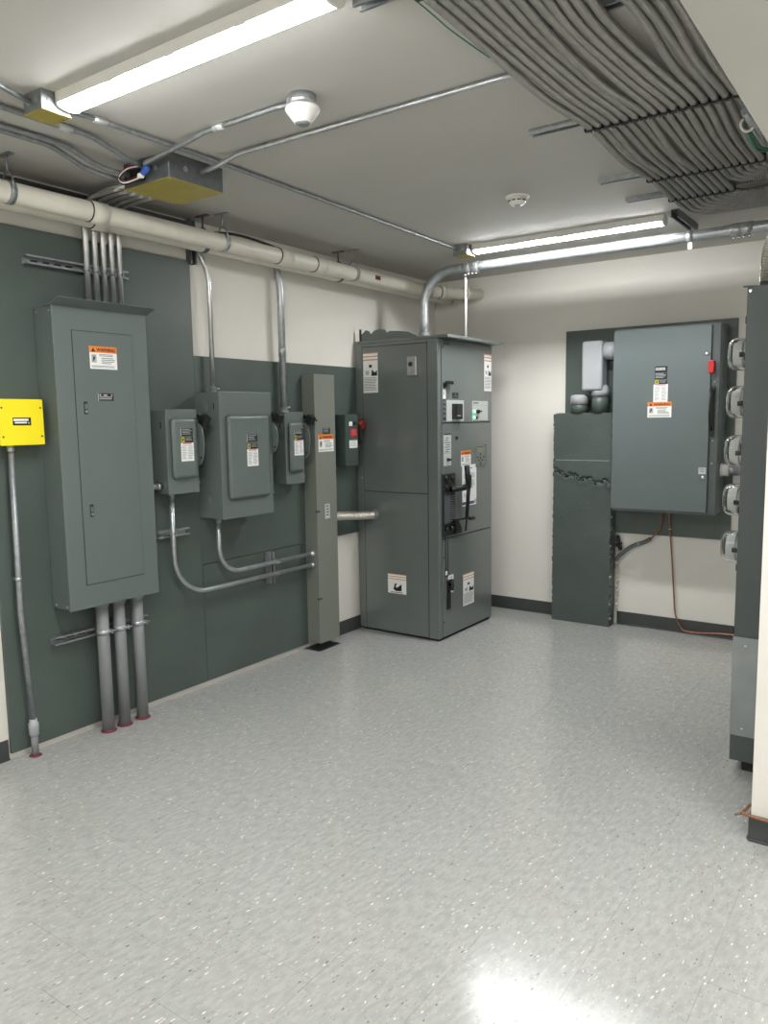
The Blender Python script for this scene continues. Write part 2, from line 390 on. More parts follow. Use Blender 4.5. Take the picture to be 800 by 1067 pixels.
bb('baseboard_right', XR-.0065, XR-.0005, YS, YB-.02, '-x')

# ================================================================== PLYWOOD BACKBOARDS
BT = .018
mb = MB(); mb.box(.0005, BT, 1.843, 3.062, .03, 2.478, 'board_paint', .0015, 1)
single('plywood_board', mb, 'tall dark green painted plywood board behind the breaker panel', 'board')
mb = MB(); mb.box(.0005, BT, 3.065, 4.592, .742, 1.953, 'board_paint', .0015, 1)
single('plywood_board', mb, 'wide dark green plywood board behind the three safety switches', 'board')
t = thing('plywood_board', 'low dark green plywood board with rusty seam under the looping conduits', 'board', (.01, 3.5, .03))
mb = MB(); mb.box(.0005, BT, 3.065, 3.99, .03, .7375, 'board_paint', .0015, 1); part('sheet', mb, t)
for k in range(30):
    y = 3.09+k*.03+random.uniform(-.008, .008)
    if random.random() < .6:
        if k == 0 or 'seam' not in globals(): seam = MB()
        seam.box(BT-.0005, BT+.0008, y, y+random.uniform(.006, .02), .7345+random.uniform(-.003, .002), .738, 'rust_seam')
part('rust_seam', seam, t, 'broken rusty line along the top edge')['kind'] = 'stuff'
mb = MB(); mb.box(1.172, 2.385, YB-.02, YB-.0005, .705, 2.216, 'board_paint', .0015, 1)
single('plywood_board', mb, 'dark green plywood board on the back wall behind the large disconnect', 'board')

# ================================================================== BREAKER PANEL
FX = Face('x', .171)
t = thing('electrical_cabinet', 'tall grey breaker panel with orange warning sticker on its door', 'breaker panel', (.09, 2.357, .685))
mb = MB(); mb.box(BT+.0005, .163, 2.101, 2.614, .685, 2.115, 'panel_grey', .002, 1); part('body', mb, t)
mb = MB(); mb.box(.163, .171, 2.096, 2.619, .68, 2.12, 'panel_grey', .0025, 2); part('front_trim', mb, t)
mb = MB(); mb.prism([(.13, 2.088, 2.121), (.172, 2.088, 2.119), (.245, 2.088, 2.147), (.245, 2.088, 2.150), (.171, 2.088, 2.1225), (.13, 2.088, 2.1245)], (0, .537, 0), 'panel_grey'); part('hood', mb, t)
mb = MB(); mb.box(.171, .1716, 2.1905, 2.5275, .7935, 2.0145, 'gap'); part('door_gap', mb, t)
mb = MB(); mb.box(.1712, .1745, 2.193, 2.525, .796, 2.012, 'panel_grey', .001, 1); dr = part('door', mb, t)
for z in (1.651, 1.156):
    mb = MB(); mb.box(.1745, .1765, 2.232, 2.252, z-.03, z+.03, 'black_soft', .0008, 1); mb.box(.1765, .178, 2.235, 2.249, z-.006, z+.02, 'panel_grey', .0006, 1)
    mb.lathe((.1762, 2.242, z-.017), (1, 0, 0), [(0, .007), (.003, .007), (.003, .004)], 'galv', 10); part('latch', mb, dr)
f = Face('x', .1745); warning(f, 2.279, 2.431, 1.838, 1.946, t)
L = Lab(f, 2.312, 2.4, 1.686, 1.722, 'black'); L.q(0, .05, 0, 1, 'ink_light'); L.q(.1, .2, .65, .9, 'ink_light'); L.q(.35, .6, .65, .85, 'ink_light'); L.q(.85, .92, .65, .9, 'ink_light'); L.bars(.08, .95, .08, .55, 2, 'ink_light', .5, .1); L.done('name_plate', t, 'small black name plate')
for (x, y, z) in ((.04, 2.101, 2.095), (.145, 2.101, 2.095), (.05, 2.101, .70), (.14, 2.101, .70)): screw((x, y, z), (0, -1, 0), .006, t, 'galv')
# five bright conduits above the panel, bending out to the ceiling box
names5 = ['leftmost', 'second from left', 'middle', 'fourth from left', 'rightmost']
for i, y in enumerate((2.366, 2.415, 2.463, 2.510, 2.556)):
    t = thing('metal_conduit', names5[i]+' of five shiny conduits rising from the breaker panel', 'conduit', (.075, y, 2.118), 'five conduits above the breaker panel')
    yb_ = 2.30+.045*i+.06; yb_ = 2.345+.046*i
    mb = MB(); mb.tube(fillet([(.068, y, 2.125), (.068, y, 2.655), (.30, (y+yb_)/2, 2.655), (.512, yb_, 2.65)], [.10, .2]), .0145, 'emt_bright', 14); part('tube', mb, t)
    mb = MB(); mb.lathe((.068, y, 2.118), (0, 0, 1), [(0, .021), (.008, .021), (.008, .018), (.03, .018), (.033, .015)], 'galv', 14); part('connector', mb, t)
    mb = MB(); mb.ring((.068, y, 2.318), (0, 0, 1), .0165, .003, 'galv_dull', 18, 6); mb.box(.08, .098, y-.004, y+.004, 2.311, 2.325, 'galv_dull'); part('strap', mb, t)
mb = MB(); chan(mb, (BT+.001, 2.06, 2.331), (BT+.001, 2.615, 2.331), (1, 0, 0), d=.041); t = single('strut_channel', mb, 'slotted steel strut across the five conduits above the breaker panel', 'strut')
for k in range(4):
    mb = MB(); mb.box(BT+.0032, BT+.005, 2.10+k*.06, 2.135+k*.06, 2.326, 2.336, 'black'); part('slot', mb, t)
# three PVC conduits under it
mb = MB(); chan(mb, (BT+.001, 2.075, .523), (BT+.001, 2.625, .523), (1, 0, 0)); t = single('strut_channel', mb, 'steel strut across the three grey pipes below the breaker panel', 'strut')
for k in range(3):
    mb = MB(); mb.box(BT+.0032, BT+.005, 2.10+k*.06, 2.14+k*.06, .518, .528, 'black'); part('slot', mb, t)
n3 = ['left', 'middle', 'right']
for i, y in enumerate((2.316, 2.415, 2.528)):
    t = thing('plastic_conduit', n3[i]+' of three grey plastic pipes from breaker panel to floor', 'conduit', (.098, y, 0), 'grey pipes under the breaker panel')
    mb = MB(); mb.tube([(.098, y, .0005), (.098, y, .35), (.098, y, .682)], .0305, 'pvc_grey', 20); part('tube', mb, t)
    mb = MB(); mb.lathe((.098, y, .655), (0, 0, 1), [(0, .035), (.028, .035)], 'pvc_grey', 20); part('collar', mb, t)
    mb = MB(); mb.lathe((.098, y, .0005), (0, 0, 1), [(0, .041), (.004, .040), (.010, .032)], 'firestop', 16); part('firestop_ring', mb, t, 'dark red sealant at the floor')
    mb = MB()
    mb.lathe((.098, y, .511), (0, 0, 1), [(0, .0325), (.024, .0325)], 'galv', 20); mb.box(.11, .136, y+.026, y+.034, .512, .534, 'galv'); mb.tube([(.127, y+.012, .523), (.127, y+.055, .523)], .0045, 'galv', 8); part('clamp', mb, t)

# ================================================================== YELLOW BOX
t = thing('yellow_box', 'bright yellow square pull box with small black plate', 'junction box', (.06, 1.958, 1.485))
mb = MB(); mb.box(BT+.0005, .1, 1.857, 2.06, 1.487, 1.687, 'yellow', .003, 2); part('body', mb, t)
mb = MB(); mb.box(.1, .1045, 1.853, 2.064, 1.483, 1.691, 'yellow', .0015, 1); part('cover', mb, t)
for y in (1.866, 2.051):
    for z in (1.522, 1.652): screw((.1045, y, z), (1, 0, 0), .0045, t, 'black_soft', .002)
L = Lab(Face('x', .1045), 1.914, 2.001, 1.573, 1.608, 'black'); L.bars(.04, .95, .5, .85, 1, 'white', .8, .1); L.bars(.1, .8, .2, .45, 1, 'white', .8, .1); L.q(.85, .9, .2, .4, 'white'); L.done('name_plate', t, 'black plate with white lettering')
t = thing('metal_conduit', 'grey conduit with bottom offset bend below the yellow box', 'conduit', (.06, 1.92, 0))
mb = MB(); mb.tube(fillet([(.06, 1.921, 1.482), (.06, 1.912, .70), (.061, 1.934, .16)], .9, 10), .0135, 'galv_dull', 14); part('tube', mb, t)
mb = MB(); mb.lathe((.0615, 1.9345, .10), (0, 0, 1), [(0, .018), (.004, .022), (.03, .022), (.034, .0235), (.062, .0235), (.066, .018), (.082, .018)], 'pvc_light', 16); part('coupling', mb, t, 'light grey coupling')
mb = MB(); mb.tube([(.0615, 1.9345, .0005), (.0615, 1.9345, .102)], .0165, 'pvc_grey', 14); part('stub', mb, t)
mb = MB(); mb.lathe((.0615, 1.9345, .0005), (0, 0, 1), [(0, .03), (.003, .028), (.008, .018)], 'firestop', 14); part('firestop_ring', mb, t)
mb = MB(); mb.lathe((.06, 1.913, .855), (0, 0, 1), [(0, .0155), (.018, .0155)], 'galv', 14); mb.box(BT+.0005, .05, 1.907, 1.918, .857, .871, 'galv'); part('strap', mb, t)
mb = MB(); mb.lathe((.06, 1.921, 1.455), (0, 0, 1), [(0, .017), (.03, .017)], 'galv', 14); part('connector', mb, t)

# ================================================================== SAFETY SWITCHES
def switch(label, y0, y1, z0, z1, xf, dome, dh, lab, lev, grip, screw_z, knock=False):
    t = thing('safety_switch', label, 'safety switch', ((BT+xf)/2, (y0+y1)/2, z0), 'grey safety switches on the left wall')
    mb = MB(); mb.box(BT+.0005, xf-.008, y0, y1, z0+.003, z1-.003, 'panel_grey', .002, 1); bd = part('body', mb, t)
    mb = MB(); mb.box(xf-.008, xf, y0-.003, y1+.003, z0, z1, 'panel_grey', .003, 2); cv = part('cover', mb, t)
    mb = MB(); mb.box(xf-.004, xf+dh, *dome, 'panel_grey', dh*.75, 4); part('raised_panel', mb, cv)
    u0_, u1_, k0, k1, b0, b1, w0, w1 = lab; rating(Face('x', xf+dh), u0_, u1_, w0, w1, b0, b1, k0, k1, t)
    # half-round lever plate outside the right flank
    zc = (lev[0]+lev[1])/2; h = (lev[1]-lev[0])/2; n = 14
    pts = [(xf-.03, y1+.006, lev[0]), *[(xf-.005+lev[2]*math.cos(a), y1+.006, zc+h*math.sin(a)) for a in [(-.5+i/n)*math.pi for i in range(n+1)]], (xf-.03, y1+.006, lev[1])]
    mb = MB(); mb.prism(pts, (0, .006, 0), 'panel_grey'); lv = part('lever_plate', mb, t)
    mb = MB(); mb.lathe((xf+lev[2]*.42, y1+.0055, lev[0]+h*.36), (0, -1, 0), [(0, .007), (.001, .007)], 'black', 12); mb.lathe((xf+lev[2]*.42, y1+.012, lev[0]+h*.36), (0, 1, 0), [(0, .007), (.001, .007)], 'black', 12); part('lock_hole', mb, lv)
    M = Matrix.Translation((xf+grip[0], y1+.028, grip[1])) @ Matrix.Rotation(.5, 4, 'Y')
    mb = MB(); mb.box(-.024, .024, -.024, .024, -.028, .028, 'black', .006, 2, M); mb.box(-.05, 0, -.02, -.01, -.012, .012, 'black', 0, 2, M); part('grip', mb, t, 'black lever grip')
    mb = MB(); mb.lathe((xf-.004, y1+.003, screw_z), (0, 1, 0), [(0, .006), (.008, .006), (.01, .004)], 'chrome', 10); part('screw', mb, t)
    mb = MB(); mb.box(xf-.05, xf-.035, y0-.0015, y0, z1-.105, z1-.06, 'panel_grey', .0005, 1); mb.box(xf-.046, xf-.04, y0-.003, y0-.001, z1-.1, z1-.066, 'gap'); part('hinge_tab', mb, bd)
    if knock:
        for z in (z1-.085, z0+.1):
            mb = MB()
            for r_, d_ in ((.036, .0015), (.027, .004), (.018, .0065)): mb.lathe(((BT+xf)/2-.03, y0, z), (0, -1, 0), [(0, r_), (d_, r_-.0008)], 'panel_grey', 24)
            part('knockout', mb, bd)
        mb = MB(); mb.box(xf-.03, xf-.016, y0-.003, y0, z0+.08, z0+.13, 'panel_grey', .0006, 1); part('hinge_tab', mb, bd)
    return t
switch('small safety switch left of the large one, nearest the breaker panel', 2.735, 2.945, 1.187, 1.645, .15, (2.757, 2.927, 1.27, 1.60), .028,
       (2.806, 2.89, 1.502, 1.543, 1.465, 1.499, 1.365, 1.466), (1.335, 1.578, .05), (.035, 1.585), 1.24)
switch('largest grey safety switch in the middle of the row of three', 3.058, 3.472, 1.018, 1.745, .216, (3.10, 3.435, 1.13, 1.612), .026,
       (3.237, 3.323, 1.457, 1.499, 1.415, 1.448, 1.315, 1.414), (1.385, 1.57, .05), (.035, 1.595), 1.14, True)
switch('narrow safety switch right of the large one beside tall raceway', 3.708, 3.88, 1.167, 1.63, .115, (3.73, 3.862, 1.245, 1.565), .026,
       (3.762, 3.846, 1.484, 1.522, 1.452, 1.482, 1.352, 1.45), (1.32, 1.565, .055), (.04, 1.58), 1.21)
# nipple panel -> first switch
t = thing('conduit_nipple', 'short chrome nipple joining breaker panel and small safety switch', 'conduit', (.085, 2.675, 1.21))
mb = MB(); mb.tube([(.09, 2.6195, 1.235), (.09, 2.7345, 1.235)], .0165, 'galv', 14); part('tube', mb, t)
mb = MB(); mb.lathe((.09, 2.70, 1.235), (0, 1, 0), [(0, .019), (.004, .023), (.018, .023), (.022, .019), (.034, .019)], 'chrome', 8); part('locknut', mb, t)
# looping conduits to the raceway
t = thing('metal_conduit', 'lower looping conduit from small safety switch to raceway', 'conduit', (.085, 3.3, .6))
mb = MB(); mb.tube(fillet([(.085, 2.80, 1.187), (.085, 2.798, .606), (.085, 3.985, .597)], .235, 14), .0145, 'galv', 14); part('tube', mb, t)
mb = MB(); mb.lathe((.085, 2.80, 1.155), (0, 0, 1), [(0, .0165), (.02, .0165), (.02, .02), (.031, .02)], 'galv', 14); part('connector', mb, t)
mb = MB(); mb.lathe((.085, 3.95, .597), (0, 1, 0), [(0, .0165), (.022, .0165), (.022, .02), (.0345, .02)], 'galv', 14); part('connector', mb, t)
mb = MB(); mb.ring((.085, 2.799, .962), (0, 0, 1), .017, .0035, 'galv', 18, 6); mb.box(.097, .112, 2.795, 2.803, .95, .974, 'chrome'); part('strap', mb, t)
mb = MB(); mb.ring((.085, 3.607, .5995), (0, 1, 0), .017, .0035, 'galv', 18, 6); mb.box(.097, .112, 3.60, 3.63, .593, .605, 'chrome'); part('strap', mb, t)
t = thing('metal_conduit', 'upper shorter looping conduit from large safety switch to raceway', 'conduit', (.085, 3.5, .67))
mb = MB(); mb.tube(fillet([(.09, 3.132, 1.018), (.088, 3.130, .678), (.085, 3.985, .675)], .215, 14), .0145, 'galv', 14); part('tube', mb, t)
mb = MB(); mb.lathe((.09, 3.132, .985), (0, 0, 1), [(0, .0165), (.02, .0165), (.02, .02), (.032, .02)], 'galv', 14); part('connector', mb, t)
mb = MB(); mb.lathe((.085, 3.95, .675), (0, 1, 0), [(0, .0165), (.022, .0165), (.022, .02), (.0345, .02)], 'galv', 14); part('connector', mb, t)
mb = MB(); mb.ring((.085, 3.607, .676), (0, 1, 0), .017, .0035, 'galv', 18, 6); mb.box(.097, .112, 3.60, 3.63, .67, .682, 'chrome'); part('strap', mb, t)
mb = MB(); chan(mb, (BT+.001, 2.72, .962), (BT+.001, 2.94, .962), (1, 0, 0), mt='galv'); single('strut_channel', mb, 'short horizontal strut clip holding conduit below small safety switch', 'strut')
mb = MB(); chan(mb, (BT+.001, 3.607, .535), (BT+.001, 3.607, .735), (1, 0, 0), mt='galv'); single('strut_channel', mb, 'short vertical strut holding both looping conduits before raceway', 'strut')
# conduits rising behind the white pipes
t = thing('metal_conduit', 'thin shiny conduit rising from the large safety switch to ceiling', 'conduit', (.06, 3.16, 1.745))
mb = MB(); mb.tube(fillet([(.06, 3.161, 1.745), (.06, 3.161, 2.40), (.06, 3.06, 2.60)], .25, 10), .0145, 'emt_bright', 14); part('tube', mb, t)
mb = MB(); mb.lathe((.06, 3.161, 1.7455), (0, 0, 1), [(0, .021), (.01, .021), (.01, .018), (.032, .018)], 'galv', 14); mb.box(.06, .085, 3.168, 3.19, 1.762, 1.772, 'galv'); part('connector', mb, t)
t = thing('metal_conduit', 'thick dull conduit rising from the narrow safety switch to ceiling', 'conduit', (.06, 3.755, 1.63))
mb = MB(); mb.tube(fillet([(.062, 3.758, 1.6305), (.062, 3.758, 2.42), (.062, 3.70, 2.64)], .3, 10), .0225, 'galv', 16); part('tube', mb, t)
mb = MB(); mb.lathe((.062, 3.758, 1.6305), (0, 0, 1), [(0, .03), (.01, .03), (.01, .026), (.03, .026)], 'galv', 16); mb.lathe((.075, 3.778, 1.662), (.5, .8, 0), [(0, .006), (.02, .006)], 'chrome', 8); part('connector', mb, t)
mb = MB(); mb.lathe((.062, 3.758, 1.98), (0, 0, 1), [(0, .0235), (.05, .0245), (.06, .0235)], 'galv', 16); part('coupling', mb, t)
mb = MB(); chan(mb, (.001, 3.073, 2.46), (.001, 3.073, 2.70), (1, 0, 0), mt='galv_dark'); single('strut_channel', mb, 'dark vertical strut at top corner of the tall plywood board', 'strut')

# ================================================================== RACEWAY
t = thing('raceway', 'tall narrow grey metal raceway standing by the wall', 'raceway', (.075, 4.09, .05))
mb = MB(); mb.box(BT+.0005, .1255, 3.985, 4.195, .05, 1.878, 'raceway_grey', .002, 1); part('body', mb, t)
mb = MB(); mb.box(.1255, .13, 3.983, 4.197, .048, 1.88, 'raceway_grey', .0015, 1); part('cover', mb, t)
for z in (1.575, .963, .361): screw((.1255, 3.983, z), (0, -1, 0), .008, t, 'black_soft', .006); screw((.13, 3.999, z), (1, 0, 0), .008, t, 'black_soft', .006)
f = Face('x', .13)
L = Lab(f, 4.062, 4.14, 1.483, 1.523, 'black_soft'); L.bars(.1, .95, .15, .9, 3, 'ink_light', .3, .3); L.done('name_plate', t, 'small dark plate')
warning(f, 4.014, 4.174, 1.364, 1.479, t)
L = Lab(f, 4.066, 4.118, .906, 1.007, 'plate_grey'); L.bars(.2, .8, .1, .9, 4, 'ink', .5, .3); L.done('tag', t, 'small printed metal tag')
mb = MB(); mb.box(.0005, .14, 3.96, 4.2, .0004, .0012, 'black_soft'); single('floor_opening_plate', mb, 'black plate on the floor under the raceway', 'plate')
# ================================================================== RED-HANDLED SWITCH
t = thing('breaker_switch', 'small grey switch box with red label and red handle', 'switch', (.06, 4.4, 1.25))
mb = MB(); mb.box(BT+.0005, .102, 4.338, 4.482, 1.252, 1.613, 'red_switch_grey', .002, 1); part('body', mb, t)
mb = MB(); mb.box(.102, .11, 4.336, 4.484, 1.25, 1.615, 'red_switch_grey', .003, 2); cv = part('cover', mb, t)
f = Face('x', .11); mb = MB(); mb.box(.11, .114, 4.362, 4.474, 1.278, 1.576, 'red_switch_grey', .002, 1); part('raised_panel', mb, cv)
f = Face('x', .114)
L = Lab(f, 4.375, 4.412, 1.533, 1.562); L.poly([(.3, .3), (.6, .25), (.7, .7)], 'black'); L.done('label', t, 'white square sticker')
L = Lab(f, 4.415, 4.455, 1.537, 1.562, 'black'); L.done('label', t)
L = Lab(f, 4.392, 4.462, 1.456, 1.511, 'red'); L.bars(.1, .95, .1, .9, 4, 'pink', .25, .2); L.done('label', t, 'red sticker')
L = Lab(f, 4.374, 4.466, 1.376, 1.43); L.bars(.08, .95, .1, .9, 4, 'ink_light', .4, .2); L.done('label', t, 'white sticker')
mb = MB(); M = Matrix.Translation((.118, 4.515, 1.54)) @ Matrix.Rotation(.5, 4, 'X'); mb.box(-.02, .02, -.03, .03, -.032, .032, 'red_dark', .008, 2, M); part('handle', mb, t, 'dark red handle')
mb = MB(); mb.tube([(.09, 4.485, 1.53), (.11, 4.515, 1.53)], .012, 'black', 8); part('handle_shaft', mb, t)
mb = MB(); mb.box(.095, .13, 4.486, 4.49, 1.40, 1.53, 'black_soft'); part('lever_plate', mb, t)

# ================================================================== TRANSFER SWITCH CABINET
AX, AY0, AY1, AZ = .715, 4.590, 5.385, 2.118
t = thing('transfer_switch', 'large freestanding grey transfer switch cabinet in the room corner', 'switchgear', (.36, 4.99, 0))
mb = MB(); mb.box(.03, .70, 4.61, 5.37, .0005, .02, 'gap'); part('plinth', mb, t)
mb = MB(); mb.box(.019, AX-.006, AY0+.004, AY1, .018, AZ, 'cabinet_grey', .002, 1); part('body', mb, t)
fy = Face('y', AY0+.004)
def plate(nm, fc, u0_, u1_, v0, v1, d1, mtl='cabinet_grey', par=t, bev=.0018): 
    m_ = MB(); fc.slab(m_, u0_, u1_, v0, v1, 0, d1, mtl, bev); return part(nm, m_, par)
plate('side_gap', fy, .021, .713, .02, 2.10, .0006, 'gap', t, 0)
plate('rear_post', fy, .019, .077, .018, AZ, .004)
plate('side_panel', fy, .080, .628, .02, 1.050, .004)
plate('side_panel', fy, .080, .628, 1.054, 2.092, .004)
plate('side_rail', fy, .080, .628, 2.095, AZ, .004)
plate('corner_post', fy, .634, .715, .018, AZ, .004)
fx = Face('x', AX-.006)
plate('door_gap', fx, AY0+.006, 5.376, .02, 2.10, .0006, 'gap', t, 0)
plate('door_post', fx, AY0+.001, 4.634, .018, AZ, .007)
d_top = plate('door', fx, 4.639, 5.377, 1.546, 2.112, .011)
d_mid = plate('door', fx, 4.639, 5.377, .733, 1.539, .011)
d_low = plate('door', fx, 4.639, 5.377, .022, .726, .011)
mb = MB(); mb.box(.019, .80, AY0-.003, 5.425, 2.119, 2.139, 'cabinet_grey', .003, 2); part('lid', mb, t)
mb = MB(); mb.prism([(.06, 4.61, 2.139), (.06, 4.61, 2.188), (.07, 4.61, 2.192), (.10, 4.61, 2.216), (.125, 4.61, 2.208), (.145, 4.61, 2.184), (.175, 4.61, 2.208), (.22, 4.61, 2.216), (.265, 4.61, 2.208), (.285, 4.61, 2.184), (.31, 4.61, 2.196), (.37, 4.61, 2.192), (.46, 4.61, 2.180), (.56, 4.61, 2.139)], (0, .012, 0), 'panel_grey'); part('top_bracket', mb, t, 'dark cut-out bracket standing on the roof')
mb = MB(); mb.box(.05, .055, 4.60, 4.62, 2.139, 2.225, 'black'); part('top_pin', mb, t)
for z in (1.95, 1.15): screw((.06, AY0, z), (0, -1, 0), .005, t, 'galv')
fs = Face('y', AY0); ff = Face('x', AX+.005)
def stripes(fc, u0_, u1_, v0, v1, nm, lab, tall):
    L = Lab(fc, u0_, u1_, v0, v1); h = .25 if tall else .36
    for k in range(3): L.q(0, 1, 1-h*(k+.28)/3*1.0-h*k*0, 1-h*k/3, 'orange_pale') if False else L.q(0, 1, 1-h*k/3-h*.11, 1-h*k/3, 'orange_pale')
    if tall:
        L.q(.4, .6, .63, .7, 'black'); L.poly([(.55, .42), (.95, .42), (.95, .56), (.8, .5), (.6, .58)], 'black'); L.q(.15, .4, .45, .55, 'ink_light'); L.bars(.05, .95, .04, .38, 9, 'ink', .35, .15)
    else:
        L.poly([(.3, .2), (.45, .12), (.75, .15), (.75, .5), (.5, .3), (.42, .35), (.5, .52), (.38, .5)], 'black'); L.bars(.15, .85, .03, .08, 1, 'ink', .8, .2)
    return L.done(nm, t, lab)
stripes(fs, .088, .217, 1.767, 2.053, 'warning_label', 'tall white sticker with orange stripes', True)
stripes(fs, .279, .44, .31, .455, 'warning_label', 'white pictogram sticker with orange stripes', False)
stripes(ff, 5.255, 5.37, 1.775, 2.05, 'warning_label', 'tall white sticker with orange stripes', True)
stripes(ff, 4.925, 5.09, .19, .43, 'warning_label', 'white pictogram sticker with orange stripes', True)
warning(ff, 4.90, 5.046, 1.23, 1.34, t)
# key switch on the side
mb = MB(); mb.box(.485, .56, AY0-.028, AY0, 1.872, 2.003, 'alu', .003, 2); kb = part('key_box', mb, t, 'small aluminium key switch box')
mb = MB(); mb.lathe((.515, AY0-.028, 1.952), (0, -1, 0), [(0, .017), (.003, .017)], 'black', 14); mb.lathe((.515, AY0-.028, 1.907), (0, -1, 0), [(0, .008), (.003, .008)], 'chrome', 12); part('key_barrel', mb, kb)
# upper door: badge, handle, breaker window, selector panel
L = Lab(ff, 4.66, 4.735, 2.078, 2.112, 'black_soft'); L.q(.1, .3, .2, .8, 'ink'); L.q(.4, .6, .2, .8, 'ink'); L.q(.7, .92, .2, .8, 'ink'); L.done('badge', t, 'small dark badge')
mb = MB(); mb.box(AX+.005, AX+.03, 4.655, 4.675, 1.79, 1.822, 'black', .003, 1); mb.box(AX+.02, AX+.042, 4.655, 4.745, 1.808, 1.832, 'black', .006, 2); part('door_handle', mb, t, 'black door handle')
L = Lab(ff, 4.652, 4.69, 1.71, 1.79); L.q(0, 1, .85, 1, 'red_dark'); L.poly([(.4, .2), (.6, .5), (.5, .7), (.3, .5)], 'ink'); L.done('label', t, 'narrow white sticker')
L = Lab(ff, 4.652, 4.688, 1.562, 1.706, 'black_soft'); L.bars(.15, .85, .06, .94, 4, 'ink', .6, .05); L.done('indicator_strip', t, 'dark vertical strip')
L = Lab(ff, 4.78, 4.866, 1.716, 1.755, 'black_soft'); L.q(.45, .55, .4, 1, 'cabinet_grey'); L.bars(.05, .95, .05, .4, 1, 'ink', .4, 0); L.done('name_plate', t)
m_ = MB(); ff.slab(m_, 4.697, 4.94, 1.555, 1.702, 0, .003, 'plate_grey', .001); bp_ = part('breaker_plate', m_, t, 'light grey breaker plate')
m_ = MB(); ff.slab(m_, 4.768, 4.878, 1.568, 1.677, .003, .03, 'black', .003); ff.slab(m_, 4.79, 4.85, 1.60, 1.665, .03, .034, 'black_soft', .001); ff.slab(m_, 4.80, 4.845, 1.59, 1.596, .03, .0315, 'ink_light'); part('breaker', m_, bp_, 'black breaker toggle')
m_ = MB(); ff.slab(m_, 5.066, 5.31, 1.555, 1.70, 0, .003, 'plate_grey', .001); ff.slab(m_, 5.075, 5.30, 1.667, 1.668, .003, .0034, 'ink'); ff.slab(m_, 5.08, 5.16, 1.68, 1.69, .003, .0034, 'ink'); sp_ = part('selector_plate', m_, t, 'light grey selector plate')
for z in (1.622, 1.577):
    m_ = MB(); m_.lathe(ff.p(5.092, z, .003), (1, 0, 0), [(0, .013), (.008, .013), (.012, .008)], 'pilot', 14); part('pilot_light', m_, sp_, 'small green pilot light')
m_ = MB(); m_.lathe(ff.p(5.14, 1.622, .003), (1, 0, 0), [(0, .015), (.02, .013)], 'black', 12); ff.slab(m_, 5.12, 5.17, 1.618, 1.63, .02, .03, 'black', .002); part('selector_knob', m_, sp_)
m_ = MB(); m_.lathe(ff.p(5.115, 1.577, .003), (1, 0, 0), [(0, .013), (.016, .011)], 'black', 12); part('selector_knob', m_, sp_)
# middle door: selector strip, display, drive mechanism
m_ = MB(); ff.slab(m_, 4.655, 4.757, 1.245, 1.47, 0, .003, 'plate_grey', .001); st = part('control_strip', m_, t, 'light grey control strip')
m_ = MB(); ff.slab(m_, 4.655, 4.757, 1.462, 1.47, .003, .005, 'black_soft')
for k in range(7): ff.slab(m_, 4.662+random.uniform(0, .02), 4.745-random.uniform(0, .03), 1.34+k*.016, 1.347+k*.016, .003, .0035, 'ink')
ff.slab(m_, 4.655, 4.757, 1.332, 1.334, .003, .0035, 'ink'); part('strip_print', m_, st)
m_ = MB(); m_.lathe(ff.p(4.705, 1.288, .003), (1, 0, 0), [(0, .013), (.014, .011)], 'black', 12); ff.slab(m_, 4.70, 4.73, 1.28, 1.295, .012, .024, 'black', .002); part('selector_knob', m_, st)
m_ = MB(); ff.slab(m_, 5.122, 5.268, 1.226, 1.366, 0, .006, 'cabinet_grey', .002); ff.slab(m_, 5.114, 5.276, 1.218, 1.226, 0, .01, 'panel_grey'); ff.slab(m_, 5.266, 5.276, 1.226, 1.374, 0, .01, 'panel_grey'); kp = part('keypad', m_, t, 'grey keypad with small display')
m_ = MB(); ff.slab(m_, 5.145, 5.22, 1.322, 1.358, .006, .007, 'lcd'); ff.slab(m_, 5.14, 5.225, 1.358, 1.362, .006, .008, 'gap'); part('display', m_, kp, 'small greenish display')
for (a, b_) in ((5.14, 1.285), (5.185, 1.305), (5.185, 1.28), (5.235, 1.285), (5.16, 1.26), (5.215, 1.26), (5.185, 1.24)):
    m_ = MB(); ff.slab(m_, a-.008, a+.008, b_-.006, b_+.006, .006, .009, 'black_soft', .001); part('button', m_, kp)
m_ = MB(); ff.slab(m_, 4.822, 4.842, 1.425, 1.448, 0, .012, 'black', .003); part('latch', m_, t)
m_ = MB(); ff.slab(m_, 4.632, 4.80, .748, 1.19, 0, .012, 'black_soft', .003); mech = part('mechanism_plate', m_, t, 'black mechanism plate')
m_ = MB()
for k in range(2):
    for j in range(2): m_.lathe(ff.p(4.67+.085*j, 1.155-.06*k, .012), (1, 0, 0), [(0, .022), (.012, .02), (.012, .01), (.02, .01)], 'black', 12)
for j in range(2): m_.lathe(ff.p(4.67+.07*j, .80, .012), (1, 0, 0), [(0, .02), (.016, .017)], 'black', 12)
for k in range(12): ff.slab(m_, 4.73, 4.79, .85+k*.016, .857+k*.016, .012, .016, 'ink', 0)
ff.slab(m_, 4.64, 4.715, .84, 1.05, .012, .02, 'meter_grey', .002); ff.slab(m_, 4.635, 4.80, 1.055, 1.065, .012, .03, 'black', .002); ff.slab(m_, 4.64, 4.79, .825, .836, .012, .024, 'black', .002)
part('mechanism', m_, mech)
m_ = MB(); m_.tube([ff.p(4.72, 1.08, .02), ff.p(4.80, 1.085, .07), ff.p(4.87, 1.09, .075)], .022, 'black', 10)
m_.tube([ff.p(4.85, .87, .075), ff.p(4.865, 1.05, .08), ff.p(4.87, 1.10, .08)], .014, 'black', 10)
m_.tube([ff.p(4.868, 1.08, .08), ff.p(4.835, 1.24, .085)], .02, 'black', 10); m_.tube([ff.p(4.89, 1.09, .075), ff.p(4.89, 1.17, .075)], .016, 'black', 10)
